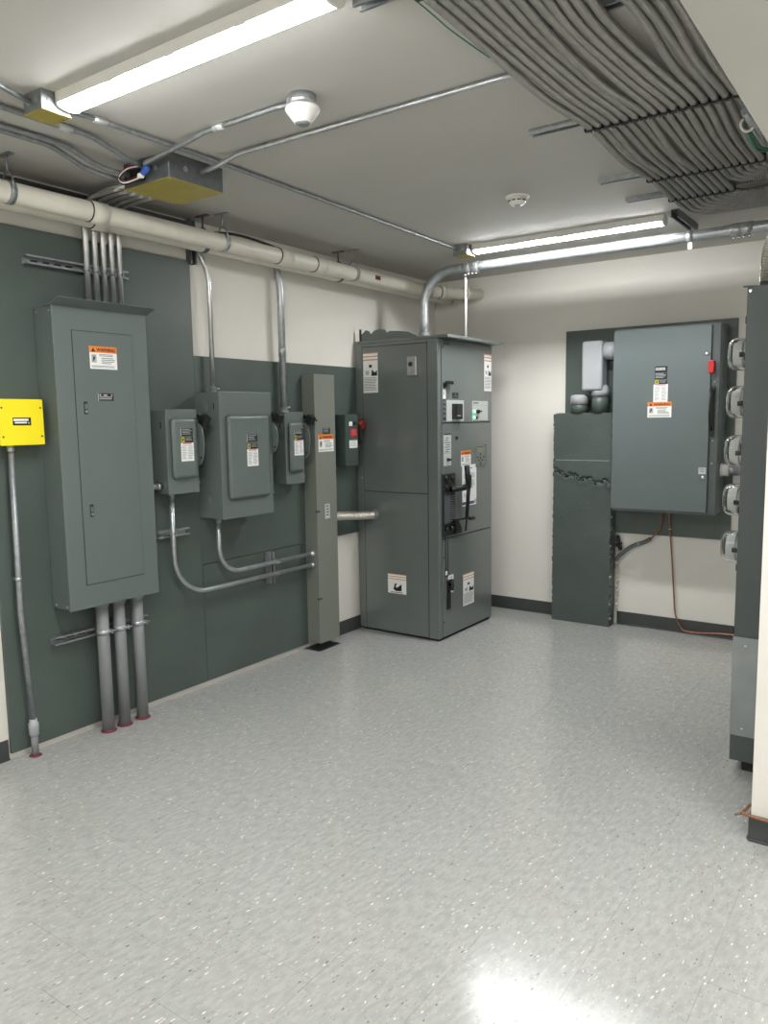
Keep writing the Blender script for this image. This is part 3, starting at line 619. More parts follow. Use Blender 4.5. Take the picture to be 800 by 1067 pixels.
m_.tube([ff.p(4.865, .90, .07), ff.p(4.86, .72+.05, .06)], .007, 'black', 8); m_.tube([ff.p(4.73, .865, .03), ff.p(4.92, .855, .07)], .0085, 'black', 8); m_.tube([ff.p(4.90, .856, .066), ff.p(4.955, .853, .078)], .013, 'black', 10)
part('operating_handle', m_, mech, 'black operating handle')
m_ = MB(); m_.prism([ff.p(4.76, .86, .012), ff.p(4.80, .86, .012), ff.p(4.86, .78, .012), ff.p(4.85, .755, .012), ff.p(4.77, .76, .012)], (.02, 0, 0), 'black'); part('base_foot', m_, mech)
# lower door: lever
L = Lab(ff, 4.665, 4.715, .455, .505, 'black_soft'); L.q(.1, .7, .25, .85, 'white'); L.done('label', t)
L = Lab(ff, 4.71, 4.785, .33, .46); L.bars(.3, .9, .1, .9, 6, 'ink_light', .4, .3); L.done('label', t, 'white sticker behind lever')
m_ = MB(); ff.slab(m_, 4.69, 4.732, .215, .43, 0, .01, 'black', .002)
for k in range(5): ff.slab(m_, 4.70, 4.722, .23+k*.03, .24+k*.03, .01, .013, 'black_soft')
lv = part('lever_plate', m_, t, 'black lever plate')
m_ = MB(); m_.tube([ff.p(4.71, .40, .01), ff.p(4.70, .39, .05), ff.p(4.665, .385, .05)], .011, 'black', 8); m_.tube([ff.p(4.70, .36, .04), ff.p(4.70, .44, .04)], .012, 'black', 8); part('lever', m_, lv)
for z in (1.10, 2.06, .60, .13): screw(ff.p(4.65, z, 0), (1, 0, 0), .006, t, 'black_soft', .006)
for y_ in (4.655, 4.685): m_ = MB(); m_.tube([ff.p(y_+.01, .75, .008), ff.p(y_+.02, .6, .004), ff.p(y_+.02, .505, .004)], .0025, 'black_soft', 6); part('wire', m_, t)
# paper notice
L = Lab(Face('x', AX+.0055), 4.915, 5.13, .935, 1.236, 'paper', .0008); L.bars(.3, .7, .9, .925, 1, 'ink', .9, 0); L.bars(.1, .9, .67, .8, 6, 'ink_light', .5, .12); L.bars(.1, .9, .47, .62, 7, 'ink_light', .5, .12); L.bars(.1, .85, .42, .45, 1, 'ink_light', .6, .1); L.bars(.1, .4, .2, .3, 3, 'ink_light', .5, .3); L.q(0, 1, .03, .1, 'navy'); L.poly([(.78, .03), (1, .03), (1, .13), (.9, .15)], 'ink_light', 2)
L.mb.v = [tuple(v) for v in L.mb.v]
nt_ = [bt for bt in (L.mb,)]
single('paper_notice', L.mb, 'white paper notice with dark blue footer taped to transfer switch', 'notice')
# flexible connector raceway -> cabinet
t = thing('flexible_conduit', 'ribbed aluminium flexible conduit between raceway and transfer switch', 'conduit', (.12, 4.4, .88))
P = spline([(.085, 4.1975, .905), (.09, 4.30, .898), (.115, 4.42, .888), (.155, 4.55, .882), (.168, 4.584, .882)], 8)
mb = MB(); mb.tube(resample(P, .0115, -9, .0115), .0285, 'flex_alu', 18, rib=.004); part('hose', mb, t)
mb = MB(); mb.lathe((.166, 4.562, .882), (0, 1, 0), [(0, .036), (.02, .036), (.024, .043), (.0265, .043)], 'galv_dull', 18); part('connector', mb, t)
# big conduit over the cabinet, running right under the ceiling
t = thing('metal_conduit', 'thick galvanized conduit rising from transfer switch and running along the ceiling', 'conduit', (.5, 4.8, 2.14))
CY, CZ = 4.85, 2.604
mb = MB(); mb.tube(spread(fillet([(.45, CY, 2.1395), (.45, CY, CZ), (3.02, CY, CZ)], .30, 16), .12), .0325, 'galv', 24); part('tube', mb, t)
mb = MB(); mb.lathe((.45, CY, 2.1395), (0, 0, 1), [(0, .05), (.012, .05), (.012, .042), (.05, .042), (.055, .034)], 'galv', 20); part('connector', mb, t)
for x0 in (.78, 2.50):
    mb = MB(); mb.lathe((x0, CY, CZ), (1, 0, 0), [(0, .0345), (.003, .038), (.055, .038), (.057, .036), (.06, .038), (.113, .038), (.116, .0345)], 'galv', 24)
    for k in range(4): mb.lathe((x0+.015+k*.028, CY-.012, CZ-.034), (0, -.3, -1), [(0, .005), (.02, .005)], 'chrome', 8)
    part('coupling', mb, t)
mb = MB(); mb.lathe((2.262, CY, CZ), (1, 0, 0), [(0, .0345), (.035, .0345)], 'galv', 20); mb.box(2.266, 2.29, CY-.005, CY+.005, CZ-.075, CZ-.03, 'plastic_white', .002, 1); mb.lathe((2.278, CY, CZ-.06), (0, -1, 0), [(0, .014), (.006, .014)], 'plastic_white', 14); part('strap', mb, t, 'pale strap hanging below')
t = thing('support_rod', 'thin pale rod from ceiling conduit down to transfer switch roof', 'rod', (.83, 4.85, 2.139))
mb = MB(); mb.tube([(.79, CY, 2.1395), (.79, CY, CZ-.058)], .0075, 'plastic_white', 10); part('rod', mb, t)
mb = MB(); mb.lathe((.79, CY, CZ-.065), (0, 0, 1), [(0, .009), (.012, .011), (.024, .009)], 'galv', 10); part('nut', mb, t)
mb = MB(); chan(mb, (2.258, 4.58, ZC-.001), (2.258, 5.02, ZC-.001), (0, 0, -1), mt='galv_dark'); single('strut_channel', mb, 'short ceiling strut carrying the thick conduit beside rear light', 'strut')

# ================================================================== BACK WALL: DISCONNECT
YD = 5.49
t = thing('disconnect_switch', 'large grey disconnect with red latch on the back wall', 'disconnect', (1.98, 5.6, .9))
mb = MB(); mb.box(1.627, 2.327, YD+.008, YB-.0205, .9, 2.172, 'disc_grey', .003, 2); bd = part('body', mb, t)
mb = MB(); mb.box(1.624, 2.275, YD-.012, YD+.006, .916, 2.162, 'disc_grey', .004, 2); dr = part('door', mb, t)
mb = MB(); mb.box(2.279, 2.327, YD+.003, YD+.008, .905, 2.168, 'meter_grey', .001, 1); part('flange', mb, t)
fd = Face('y', YD-.012)
L = Lab(fd, 1.914, 1.997, 1.863, 1.906, 'black'); L.bars(.05, .9, .3, .75, 2, 'white', .5, .2); L.done('name_plate', t, 'black name plate')
L = Lab(fd, 1.914, 1.997, 1.819, 1.860, 'black_soft'); L.bars(.05, .95, .1, .95, 4, 'ink_light', .4, .3); L.done('name_plate', t)
L = Lab(fd, 1.914, 1.997, 1.787, 1.815, 'black'); L.q(.02, .34, .05, .95, 'logo_yellow'); L.q(.12, .24, .3, .7, 'black_soft', 2); L.bars(.42, .95, .15, .9, 3, 'ink_light', .3, .2); L.done('brand_strip', t, 'black strip with yellow square')
L = Lab(fd, 1.907, 2.003, 1.664, 1.784); L.q(.15, .85, .93, .99, 'pink'); L.bars(.08, .45, .06, .88, 11, 'ink_light', .5, .3); L.bars(.55, .95, .06, .88, 11, 'ink_light', .5, .3); L.done('instruction_label', t)
warning(fd, 1.87, 2.031, 1.56, 1.665, t)
L = Lab(fd, 2.218, 2.266, 1.178, 1.222, 'plate_grey'); L.bars(.15, .9, .2, .85, 3, 'ink', .3, .2); L.done('tag', t, 'small pale tag')
for z in (1.975, 1.155):
    mb = MB(); mb.lathe((2.248, YD-.012, z), (0, -1, 0), [(0, .013), (.008, .013), (.014, .008)], 'chrome', 14); part('door_knob', mb, dr)
mb = MB(); mb.box(2.262, 2.298, YD-.03, YD+.003, 1.845, 1.928, 'red', .005, 2); part('latch', mb, t, 'red door latch')
mb = MB(); mb.box(2.283, 2.305, YD-.008, YD+.003, 1.43, 1.76, 'black', .002, 1); mb.lathe((2.292, YD-.01, 1.735), (0, -1, 0), [(0, .016), (.02, .016)], 'black', 12)
mb.tube([(2.29, YD-.025, 1.74), (2.288, YD-.05, 1.68), (2.286, YD-.055, 1.58), (2.288, YD-.045, 1.51), (2.29, YD-.01, 1.47)], .008, 'black', 10); part('operating_handle', mb, t, 'black operating handle')
for z in (1.79, 1.40, 1.25): screw((2.298, YD+.003, z), (0, -1, 0), .006, t, 'chrome')
# thin nipple to the meter cabinet
t = thing('conduit_nipple', 'shiny stub conduit leaving the right flank of large disconnect', 'conduit', (2.45, 5.62, 1.17))
mb = MB(); mb.tube([(2.3275, 5.615, 1.20), (3.021, 5.615, 1.20)], .036, 'emt_bright', 20); part('tube', mb, t)
mb = MB(); mb.lathe((2.328, 5.615, 1.20), (1, 0, 0), [(0, .05), (.012, .05), (.012, .043), (.05, .043), (.055, .037)], 'emt_bright', 12); part('locknut', mb, t)

# chase column: rough painted masonry box
def rough_box(x0, x1, y0, y1, z0, z1, mt, nx, nz, amp):
    mb = MB(); rnd = random.Random(3)
    xs = [x0+(x1-x0)*i/nx for i in range(nx+1)]; zs = [z0+(z1-z0)*k/nz for k in range(nz+1)]
    crack = lambda u: 1.165-.075*min(1, u*1.25)+.012*math.sin(u*23)+.008*math.sin(u*51)
    def J(x, z): 
        e = 0
        if x <= x0+1e-6 or x >= x1-1e-6: e = rnd.uniform(-.006, .004)
        return e
    F = {}; V = []
    for k, z in enumerate(zs):
        for i, x in enumerate(xs):
            u = (x-x0)/(x1-x0); dz = rnd.uniform(-.007, .004) if k == nz else 0
            c = abs(z-crack(u)); dep = .016*max(0, 1-c/.016)*(1 if u < .93 else .2)
            bulge = -.004*max(0, 1-abs(z-crack(u)+.03)/.03)+rnd.uniform(-amp, amp)
            F[(i, k)] = len(V); V.append((x+J(x, z), y0+dep+bulge, z+dz))
    faces = [(F[i, k], F[i+1, k], F[i+1, k+1], F[i, k+1]) for k in range(nz) for i in range(nx)]
    B = len(V)
    for k in range(nz+1): V.append((x0, y1, zs[k])); V.append((x1+(.0 if k % 2 else .006)*0, y1, zs[k]))
    for k in range(nz):
        faces.append((F[nx, k], B+2*k+1, B+2*k+3, F[nx, k+1])); faces.append((B+2*k, F[0, k], F[0, k+1], B+2*k+2))
    faces.append(tuple(F[i, nz] for i in range(nx+1))+(B+2*nz+1, B+2*nz)); faces.append(tuple(F[i, 0] for i in reversed(range(nx+1)))+(B, B+1))
    mb.add(V, faces, mt, False); return mb
t = thing('chase_column', 'cracked dark green painted masonry column with two pipes entering its top', 'column', (1.355, 5.66, 0))
part('body', rough_box(1.131, 1.582, 5.605, YB-.0205, .0005, 1.597, 'chase_paint', 26, 200, .0003), t)
mb = MB(); rn = random.Random(5)
for k in range(34):
    z = .05+k*.045; mb.sphere((1.584+rn.uniform(-.004, .003), 5.618+rn.uniform(-.008, .01), z+rn.uniform(-.02, .02)), rn.uniform(.005, .011), 'chase_paint' if rn.random() < .7 else 'putty_white', 7)
for k in range(20): mb.sphere((1.15+k*.0215, 5.612+rn.uniform(-.003, .005), 1.594+rn.uniform(-.003, .003)), rn.uniform(.005, .01), 'chase_paint', 7)
for k in range(16): mb.sphere((1.20+rn.uniform(0, .35), 5.606, rn.uniform(.86, 1.08)), rn.uniform(.002, .005), 'chase_paint', 6)
part('plaster_lumps', mb, t, 'lumpy mortar along the edges')
mb = MB(); mb.box(1.15, 1.565, 5.6028, 5.606, 1.247, 1.2495, 'putty_white'); part('seam', mb, t, 'thin pale horizontal seam')
mb = MB()
for k in range(26): mb.sphere((1.135+k*.0165, 5.606, 1.165-.075*min(1, k/26*1.25)+.012*math.sin(k/26*23)-.008), rn.uniform(.004, .009), 'gap' if rn.random() < .6 else 'chase_paint', 6)
part('crack', mb, t, 'dark jagged crack')
# fitting with removable cover and capped pipe
t = thing('elbow_fitting', 'light grey plastic elbow fitting between masonry column and large disconnect', 'conduit fitting', (1.45, 5.62, 1.58))
mb = MB(); mb.box(1.352, 1.508, 5.575, 5.70, 1.76, 2.12, 'pvc_light', .02, 4); part('housing', mb, t)
mb = MB(); mb.tube([(1.50, 5.645, 2.045), (1.6235, 5.645, 2.045)], .056, 'pvc_light', 22); mb.lathe((1.51, 5.645, 2.045), (1, 0, 0), [(0, .064), (.09, .064)], 'pvc_light', 22); part('side_hub', mb, t)
mb = MB(); mb.lathe((1.472, 5.652, 1.722), (0, 0, 1), [(0, .066), (.04, .066), (.075, .052), (.085, .03)], 'pvc_light', 22); part('bottom_hub', mb, t)
mb = MB(); mb.tube([(1.472, 5.652, 1.598), (1.472, 5.652, 1.73)], .06, 'board_paint', 22); part('riser', mb, t, 'green painted riser')
t = thing('capped_pipe', 'short green pipe with light grey cap on the masonry column', 'pipe', (1.312, 5.66, 1.6))
mb = MB(); mb.tube([(1.314, 5.652, 1.598), (1.314, 5.652, 1.675)], .06, 'board_paint', 22); part('pipe', mb, t)
mb = MB(); mb.lathe((1.314, 5.652, 1.665), (0, 0, 1), [(0, .066), (.055, .066), (.068, .058), (.072, .03), (.073, 0)], 'pvc_light', 22); part('cap', mb, t)
# copper wires
mb = MB(); mb.tube(spline([(1.975, 5.69, .902), (1.985, 5.70, .75), (2.0, 5.715, .55), (2.02, 5.715, .30), (2.035, 5.715, .14), (2.075, 5.712, .05), (2.12, 5.71, .022), (2.25, 5.70, .03), (2.42, 5.70, .045), (2.70, 5.70, .04)], 8), .0055, 'copper', 8); single('ground_wire', mb, 'bare copper wire dropping from large disconnect and running along baseboard', 'wire')
t = thing('ground_wire', 'short copper wire in grey sleeve curving from disconnect into the column', 'wire', (1.78, 5.7, .5))
mb = MB(); mb.tube(spline([(1.93, 5.68, .902), (1.925, 5.69, .83), (1.915, 5.70, .765), (1.87, 5.70, .70), (1.84, 5.70, .67)], 8), .006, 'copper', 8); part('copper', mb, t)
mb = MB(); mb.tube(spline([(1.85, 5.70, .68), (1.80, 5.70, .65), (1.72, 5.695, .615), (1.64, 5.69, .55), (1.60, 5.69, .50)], 8), .0145, 'galv_dark', 12); part('sleeve', mb, t, 'grey metal sleeve')
mb = MB(); mb.ring((1.765, 5.697, .635), (1, .1, .45), .0165, .003, 'galv', 14, 6); mb.ring((1.985, 5.699, .76), (0, 0, 1), .008, .003, 'plastic_white', 12, 6); part('strap', mb, t)
mb = MB(); rn = random.Random(21)
for k in range(12): mb.sphere((1.612+rn.uniform(-.012, .022), 5.705+rn.uniform(-.01, .006), .675-k*.008+rn.uniform(-.008, .008)), rn.uniform(.010, .019), 'black_soft', 8)
single('sealant_lump', mb, 'dark lump of sealant where sleeve meets the masonry column', 'sealant')
mb = MB(); rn = random.Random(9)
for k in range(14): mb.sphere((1.598+rn.uniform(-.004, .012), 5.725, .12+k*.035), rn.uniform(.008, .016), 'putty_white', 7)
single('mortar_edge', mb, 'rough pale mortar along the back edge of masonry column', 'mortar')

# ================================================================== METER CABINET
MX, MY, MZ0, MZ1 = 2.832, 3.572, .05, 2.10
t = thing('meter_cabinet', 'tall dark grey meter cabinet standing against the right wall', 'meter cabinet', (2.93, 4.1, 0))
mb = MB(); mb.box(MX, XR-.0005, MY, 4.72, MZ0, MZ1, 'meter_grey', .003, 2); part('body', mb, t)
mb = MB(); mb.box(MX-.002, XR-.004, MY-.004, MY, .167, .612, 'galv_sheet', .001, 1); pl = part('cover_plate', mb, t, 'pale galvanized cover plate')
for z in (.575, .20): screw((2.88, MY-.004, z), (0, -1, 0), .008, pl, 'chrome')
for z in (.42, .62, .9, 1.15, 1.42, 1.6, 1.8, 1.95): mb = MB(); mb.box(MX-.005, MX, MY+.01, MY+.03, z, z+.03, 'gap', .001, 1); part('hinge', mb, t)
for y in (3.60, 4.6): mb = MB(); mb.box(2.88, 3.0, y, y+.08, .0005, .052, 'black'); part('foot', mb, t)
mb = MB(); mb.lathe((2.845, MY+.03, MZ1-.02), (0, -1, 0), [(.03, .006), (.035, .006)], 'chrome', 8); part('screw', mb, t)
ords = ['topmost', 'second from the top', 'middle', 'second from the bottom', 'lowest']
for i, z in enumerate((1.849, 1.63, 1.404, 1.176, .953)):
    yv = 3.915; t = thing('electric_meter', ords[i]+' of five glass-covered meters on the meter cabinet', 'electric meter', (MX-.06, yv, z-.08), 'meters on the cabinet')
    mb = MB(); mb.lathe((MX-.0005, yv, z), (-1, 0, 0), [(0, .088), (.02, .088), (.022, .080), (.03, .080)], 'galv_dull', 28); part('socket_ring', mb, t)
    mb = MB(); mb.lathe((MX-.030, yv, z), (-1, 0, 0), [(0, .067), (.026, .067), (.026, .060), (.062, .060), (.062, .052), (.076, .052)], 'white', 24); mb.lathe((MX-.06, yv, z), (-1, 0, 0), [(0, .0665), (.006, .0665)], 'plate_grey', 24); cr = part('core', mb, t, 'pale meter core')
    mb = MB(); mb.box(MX-.075, MX-.045, yv-.0675, yv-.060, z-.018, z+.004, 'black', .002, 1); mb.box(MX-.104, MX-.1, yv-.03, yv+.03, z-.02, z+.02, 'black_soft', .001, 1); part('register', mb, cr)
    mb = MB(); mb.lathe((MX-.028, yv, z), (-1, 0, 0), [(0, .078), (.004, .0765), (.075, .0745), (.09, .069), (.098, .058), (.100, .0), (.097, .0), (.095, .056), (.088, .066), (.074, .0715), (.004, .0735), (0, .0745)], 'glass', 30); part('cover', mb, t, 'clear glass cover')
    mb = MB()
    for k in range(7): a = k*2*math.pi/7; mb.lathe((MX-.118, yv+.045*math.cos(a), z+.045*math.sin(a)), (-1, 0, 0), [(0, .004), (.001, .004)], 'ink', 6)
    part('dial_marks', mb, cr) if i < 0 else None
t = thing('flexible_conduit', 'ribbed metal flexible conduit curving up from meter cabinet top', 'conduit', (2.87, 3.7, 2.1))
mb = MB(); mb.tube(resample(spline([(2.875, 3.70, 2.10), (2.872, 3.70, 2.18), (2.88, 3.71, 2.28), (2.92, 3.73, 2.38), (2.98, 3.76, 2.44), (3.021, 3.79, 2.46)], 8), .0055, -9, .0055), .0165, 'flex_alu', 14, rib=.0014); part('hose', mb, t)
mb = MB(); mb.lathe((2.875, 3.70, 2.1005), (0, 0, 1), [(0, .03), (.01, .03), (.01, .023), (.03, .023)], 'galv_dark', 12); mb.tube([(2.85, 3.69, 2.113), (2.80, 3.66, 2.113)], .004, 'galv_dark', 8); part('connector', mb, t)
# copper wire at the right-hand wall corner
mb = MB(); mb.tube(spline([(XR-.012, YS+.05, .112), (XR-.018, YS+.02, .110), (XR-.026, YS-.015, .105), (XR-.005, YS-.022, .104), (XR+.08, YS-.022, .100), (XR+.3, YS-.022, .104), (XR+1.2, YS-.022, .103)], 8), .0055, 'copper', 8)
mb.tube([(XR-.028, YS-.015, .104), (XR-.05, YS-.03, .098)], .004, 'copper', 6); single('ground_wire', mb, 'copper wire wrapped around the white wall corner above its baseboard', 'wire')

# ================================================================== WHITE PIPES
PR = .0455
def band(mb, c, r_, wd, mt, ax=(0, 1, 0)): mb.lathe((c[0], c[1]-wd/2, c[2]), ax, [(0, r_), (wd, r_)], mt, 24)
t = thing('white_pipe', 'front white plastic pipe hung under the ceiling along left wall', 'pipe', (.25, 3.4, 2.5))
PX, PZ = .25, 2.55
mb = MB(); mb.tube(spread(fillet([(PX, -1.69, PZ), (PX, 5.27, PZ), (.43, YB-.0005, PZ+.015)], .1, 6), .3), PR, 'pvc_white', 24); part('tube', mb, t)
for y, wd in ((2.31, .085), (3.585, .10), (3.91, .09), (5.2, .07)):
    mb = MB(); band(mb, (PX, y, PZ), PR+.005, wd, 'pvc_white'); cp = part('coupling', mb, t)
    mb = MB(); band(mb, (PX, y-wd/2-.002, PZ), PR+.0035, .006, 'black_line'); part('glue_line', mb, cp)
d45 = Vector((.18, YB-5.27, .015)).normalized()
for s_, wd in ((.08, .05), (.33, .04)):
    c = Vector((PX, 5.27, PZ))+d45*s_; mb = MB(); mb.lathe(c, d45, [(0, PR+.005), (wd, PR+.005)], 'pvc_white', 24); cp = part('coupling', mb, t)
    mb = MB(); mb.lathe(c-d45*.005, d45, [(0, PR+.0035), (.006, PR+.0035)], 'black_line', 24); part('glue_line', mb, cp)
mb = MB(); mb.box(PX+PR-.004, PX+PR+.0006, 4.47, 4.53, PZ-.016, PZ+.012, 'red_dark'); mb.box(PX+PR-.004, PX+PR+.001, 4.47, 4.53, PZ-.008, PZ-.001, 'black'); part('pipe_marking', mb, t, 'small red and black mark')
t = thing('white_pipe', 'rear white plastic pipe partly hidden behind the front pipe', 'pipe', (.14, 3.4, 2.5))
QX, QZ = .138, 2.553
mb = MB(); mb.tube(spread([(QX, -1.69, QZ), (QX, YB-.0005, QZ)], .4), PR, 'pvc_white', 24); part('tube', mb, t)
for y, wd in ((2.40, .09),):
    mb = MB(); band(mb, (QX, y, QZ), PR+.005, wd, 'pvc_white'); cp = part('coupling', mb, t)
    mb = MB(); band(mb, (QX, y-wd/2-.002, QZ), PR+.0035, .006, 'black_line'); part('glue_line', mb, cp)
def hanger(x, y, z, label, mt='galv_dark'):
    t = thing('pipe_hanger', label, 'hanger', (x, y, z-.05), 'pipe hangers under the ceiling')
    mb = MB(); mb.lathe((x, y-.014, z), (0, 1, 0), [(0, PR+.0004), (0, PR+.0035), (.028, PR+.0035), (.028, PR+.0004), (0, PR+.0004)], mt, 24, False); part('strap', mb, t)
    mb = MB()
    for s_ in (-1, 1): mb.tube([(x+s_*(PR+.002), y, z+.01), (x+s_*.035, y, z+.06), (x+s_*.012, y, z+.082), (x, y, z+.086)], .0045, mt, 6)
    part('yoke', mb, t)
    mb = MB(); mb.tube([(x, y, z+.084), (x, y, ZC-.0005)], .0055, mt, 8); part('rod', mb, t)
    mb = MB(); mb.box(x-.045, x+.045, y-.013, y+.013, ZC-.007, ZC-.0005, mt, .001, 1); part('ceiling_plate', mb, t)
hanger(PX, 3.10, PZ, 'steel hanger on front white pipe above the large safety switch', 'galv')
hanger(QX, 3.06, QZ, 'dark hanger on rear white pipe above the large safety switch')
hanger(PX, 4.28, PZ, 'steel hanger on front white pipe above the tall raceway', 'galv')
hanger(QX, 4.26, QZ, 'dark hanger on rear white pipe above the tall raceway')
hanger(PX, 1.885, PZ, 'steel strap hanger on front white pipe at the left edge', 'galv_dull')
mb = MB(); mb.tube([(.05, -1.69, 2.655), (.05, 3.05, 2.655)], .027, 'galv_dark', 14); single('metal_conduit', mb, 'dark conduit behind the white pipes in the wall and ceiling corner', 'conduit')
mb = MB(); mb.tube(spline([(.06, 3.10, 2.63), (.15, 3.25, 2.64), (.18, 3.45, 2.63), (.13, 3.7, 2.62), (.06, 3.85, 2.58)], 8), .008, 'black_soft', 8); single('loose_cable', mb, 'thin dark cable lying over the white pipes', 'cable')

# ================================================================== CEILING LIGHTS
def fixture(label, x0, x1, yc, zc, flip=1):
    t = thing('ceiling_light', label, 'ceiling light', ((x0+x1)/2, yc, zc), 'linear ceiling lights')
    mb = MB(); mb.prism([(x0, yc-.045, zc-.0005), (x0, yc+.045, zc-.0005), (x0, yc+.045, zc-.038), (x0, yc-.045, zc-.038)], (x1-x0, 0, 0), 'fixture_white'); part('housing', mb, t)
    mb = MB(); n = 12
    pts = [(x0+.012, yc+.043*math.cos(math.pi*k/n), zc-.038-.013*math.sin(math.pi*k/n)) for k in range(n+1)]
    mb.prism(pts, (x1-x0-.024, 0, 0), 'led'); part('diffuser', mb, t, 'glowing white diffuser')
    for a, b_ in ((x0, x0+.012), (x1-.012, x1)):
        pts = [(a, yc+.045*math.cos(math.pi*k/n), zc-.038-.018*math.sin(math.pi*k/n)) for k in range(n+1)]
        mb = MB(); mb.prism(pts, (b_-a, 0, 0), 'fixture_white'); part('end_cap', mb, t)
    for f_ in (.25, .5, .75):
        xx = x0+(x1-x0)*f_; mb = MB(); mb.box(xx-.02, xx+.02, yc-.0465, yc-.045, zc-.042, zc-.034, 'fixture_white'); part('clip', mb, t)
fixture('long glowing ceiling light nearest the camera at upper left', .975, 2.16, 1.70, ZC)
fixture('far glowing ceiling light parallel to the thick ceiling conduit', .95, 2.18, 4.69, ZC)
fixture('ceiling light on the low ceiling right of the camera', 3.4, 4.6, 2.05, ZL)
fixture('ceiling light on the low ceiling behind the camera', 3.5, 4.7, -.5, ZL)
fixture('added unseen ceiling light behind the camera over the left half of the room', .95, 2.18, -1.1, ZC)  # unseen fill fixture, added to flatten the illumination from the camera side

# ================================================================== CEILING BOXES, DETECTORS, CONDUITS
def jbox(label, x0, x1, y0, y1, h, cover):
    t = thing('junction_box', label, 'junction box', ((x0+x1)/2, (y0+y1)/2, ZC-h))
    mb = MB(); mb.box(x0, x1, y0, y1, ZC-h, ZC-.0005, 'galv_dark' if h > .095 else 'galv_dull', .002, 1); b_ = part('body', mb, t)
    mb = MB(); mb.box(x0-.002, x1+.002, y0-.002, y1+.002, ZC-h-.003, ZC-h, cover, .001, 1); part('cover', mb, t, 'dull yellow cover' if 'yellow' in cover else None)
    for a in (x0+.015, x1-.015):
        for c in (y0+.015, y1-.015): screw((a, c, ZC-h-.003), (0, 0, -1), .004, t, 'galv', .003)
    for z_ in ((ZC-h*.5),):
        for a in (x0+(x1-x0)*.3, x0+(x1-x0)*.7):
            mb = MB(); mb.lathe((a, y0, z_), (0, -1, 0), [(0, min(.012, h*.2)), (.0015, min(.011, h*.19))], 'galv', 14); part('knockout', mb, b_)
        for c in (y0+(y1-y0)*.3,):
            mb = MB(); mb.lathe((x1, c, z_), (1, 0, 0), [(0, min(.012, h*.2)), (.0015, min(.011, h*.19))], 'galv', 14); part('knockout', mb, b_)
    return t
jbox('small square junction box with yellow cover at front ceiling light', .862, .970, 1.605, 1.715, .066, 'yellow_cover')
big = jbox('large flat ceiling junction box with yellow cover and loose wires', .515, .815, 2.27, 2.575, .104, 'yellow_cover')
jbox('small junction box at the left end of far ceiling light', .842, .945, 4.59, 4.70, .066, 'yellow_cover')
mb = MB(); mb.box(.53, .66, 2.262, 2.27, 2.615, 2.69, 'black', .001, 1); part('opening', mb, big, 'black open knockout')
for k, (c, dz) in enumerate((('plastic_white', 0), ('red_dark', .006), ('black', -.006))):
    mb = MB(); mb.tube(spline([(.66, 2.262, 2.672+dz), (.60, 2.225, 2.66+dz), (.555, 2.215, 2.63+dz), (.585, 2.215, 2.603+dz), (.66, 2.222, 2.606+dz), (.70, 2.235, 2.62+dz)], 6), .0035, c, 6); part('wire', mb, big)
mb = MB(); mb.lathe((.69, 2.225, 2.622), (.9, 0, .35), [(0, .008), (.02, .014), (.045, .014), (.05, .01)], 'blue', 10); part('wire_connector', mb, big, 'blue wire connector')
mb = MB(); mb.box(.675, .70, 2.215, 2.235, 2.606, 2.626, 'plastic_white', .003, 1); part('wire_connector', mb, big, 'white wire connector')
# heat detector on round box
t = thing('motion_sensor', 'white cone-shaped ceiling sensor on a round metal box', 'sensor', (1.625, 2.185, 2.6))
mb = MB(); mb.lathe((1.625, 2.19, ZC-.0005), (0, 0, -1), [(0, .048), (.04, .048)], 'galv', 22); mb.box(1.575, 1.60, 2.16, 2.215, ZC-.035, ZC-.005, 'galv', .002, 1); part('round_box', mb, t)
mb = MB(); mb.lathe((1.625, 2.19, ZC-.041), (0, 0, -1), [(0, .058), (.008, .062), (.016, .058), (.05, .032), (.052, .028)], 'plastic_white', 28); part('housing', mb, t)
mb = MB(); mb.lathe((1.625, 2.19, ZC-.092), (0, 0, -1), [(0, .027), (.003, .026), (.009, .016), (.009, 0)], 'galv_dull', 20); part('lens', mb, t, 'grey lens')
t = thing('smoke_detector', 'small white smoke detector flush on the ceiling', 'smoke detector', (1.685, 3.79, 2.65))
mb = MB(); mb.lathe((1.68, 3.80, ZC-.0005), (0, 0, -1), [(0, .062), (.006, .062), (.010, .052)], 'plastic_white', 28); part('base_plate', mb, t)
mb = MB(); mb.lathe((1.68, 3.80, ZC-.010), (0, 0, -1), [(0, .048), (.022, .044), (.036, .03), (.038, .0)], 'plastic_white', 28); part('housing', mb, t)
mb = MB()
for k in range(10):
    a = k*math.pi/5; mb.box(-.010, .010, .0435, .0465, ZC-.030, ZC-.024, 'black_soft', 0, 2, Matrix.Translation((1.68, 3.80, 0)) @ Matrix.Rotation(a, 4, 'Z'))
part('vent_slots', mb, t)
mb = MB(); mb.lathe((1.68, 3.80, ZC-.047), (0, 0, -1), [(0, .016), (.003, .016), (.004, .012)], 'ink_light', 18); part('test_button', mb, t)
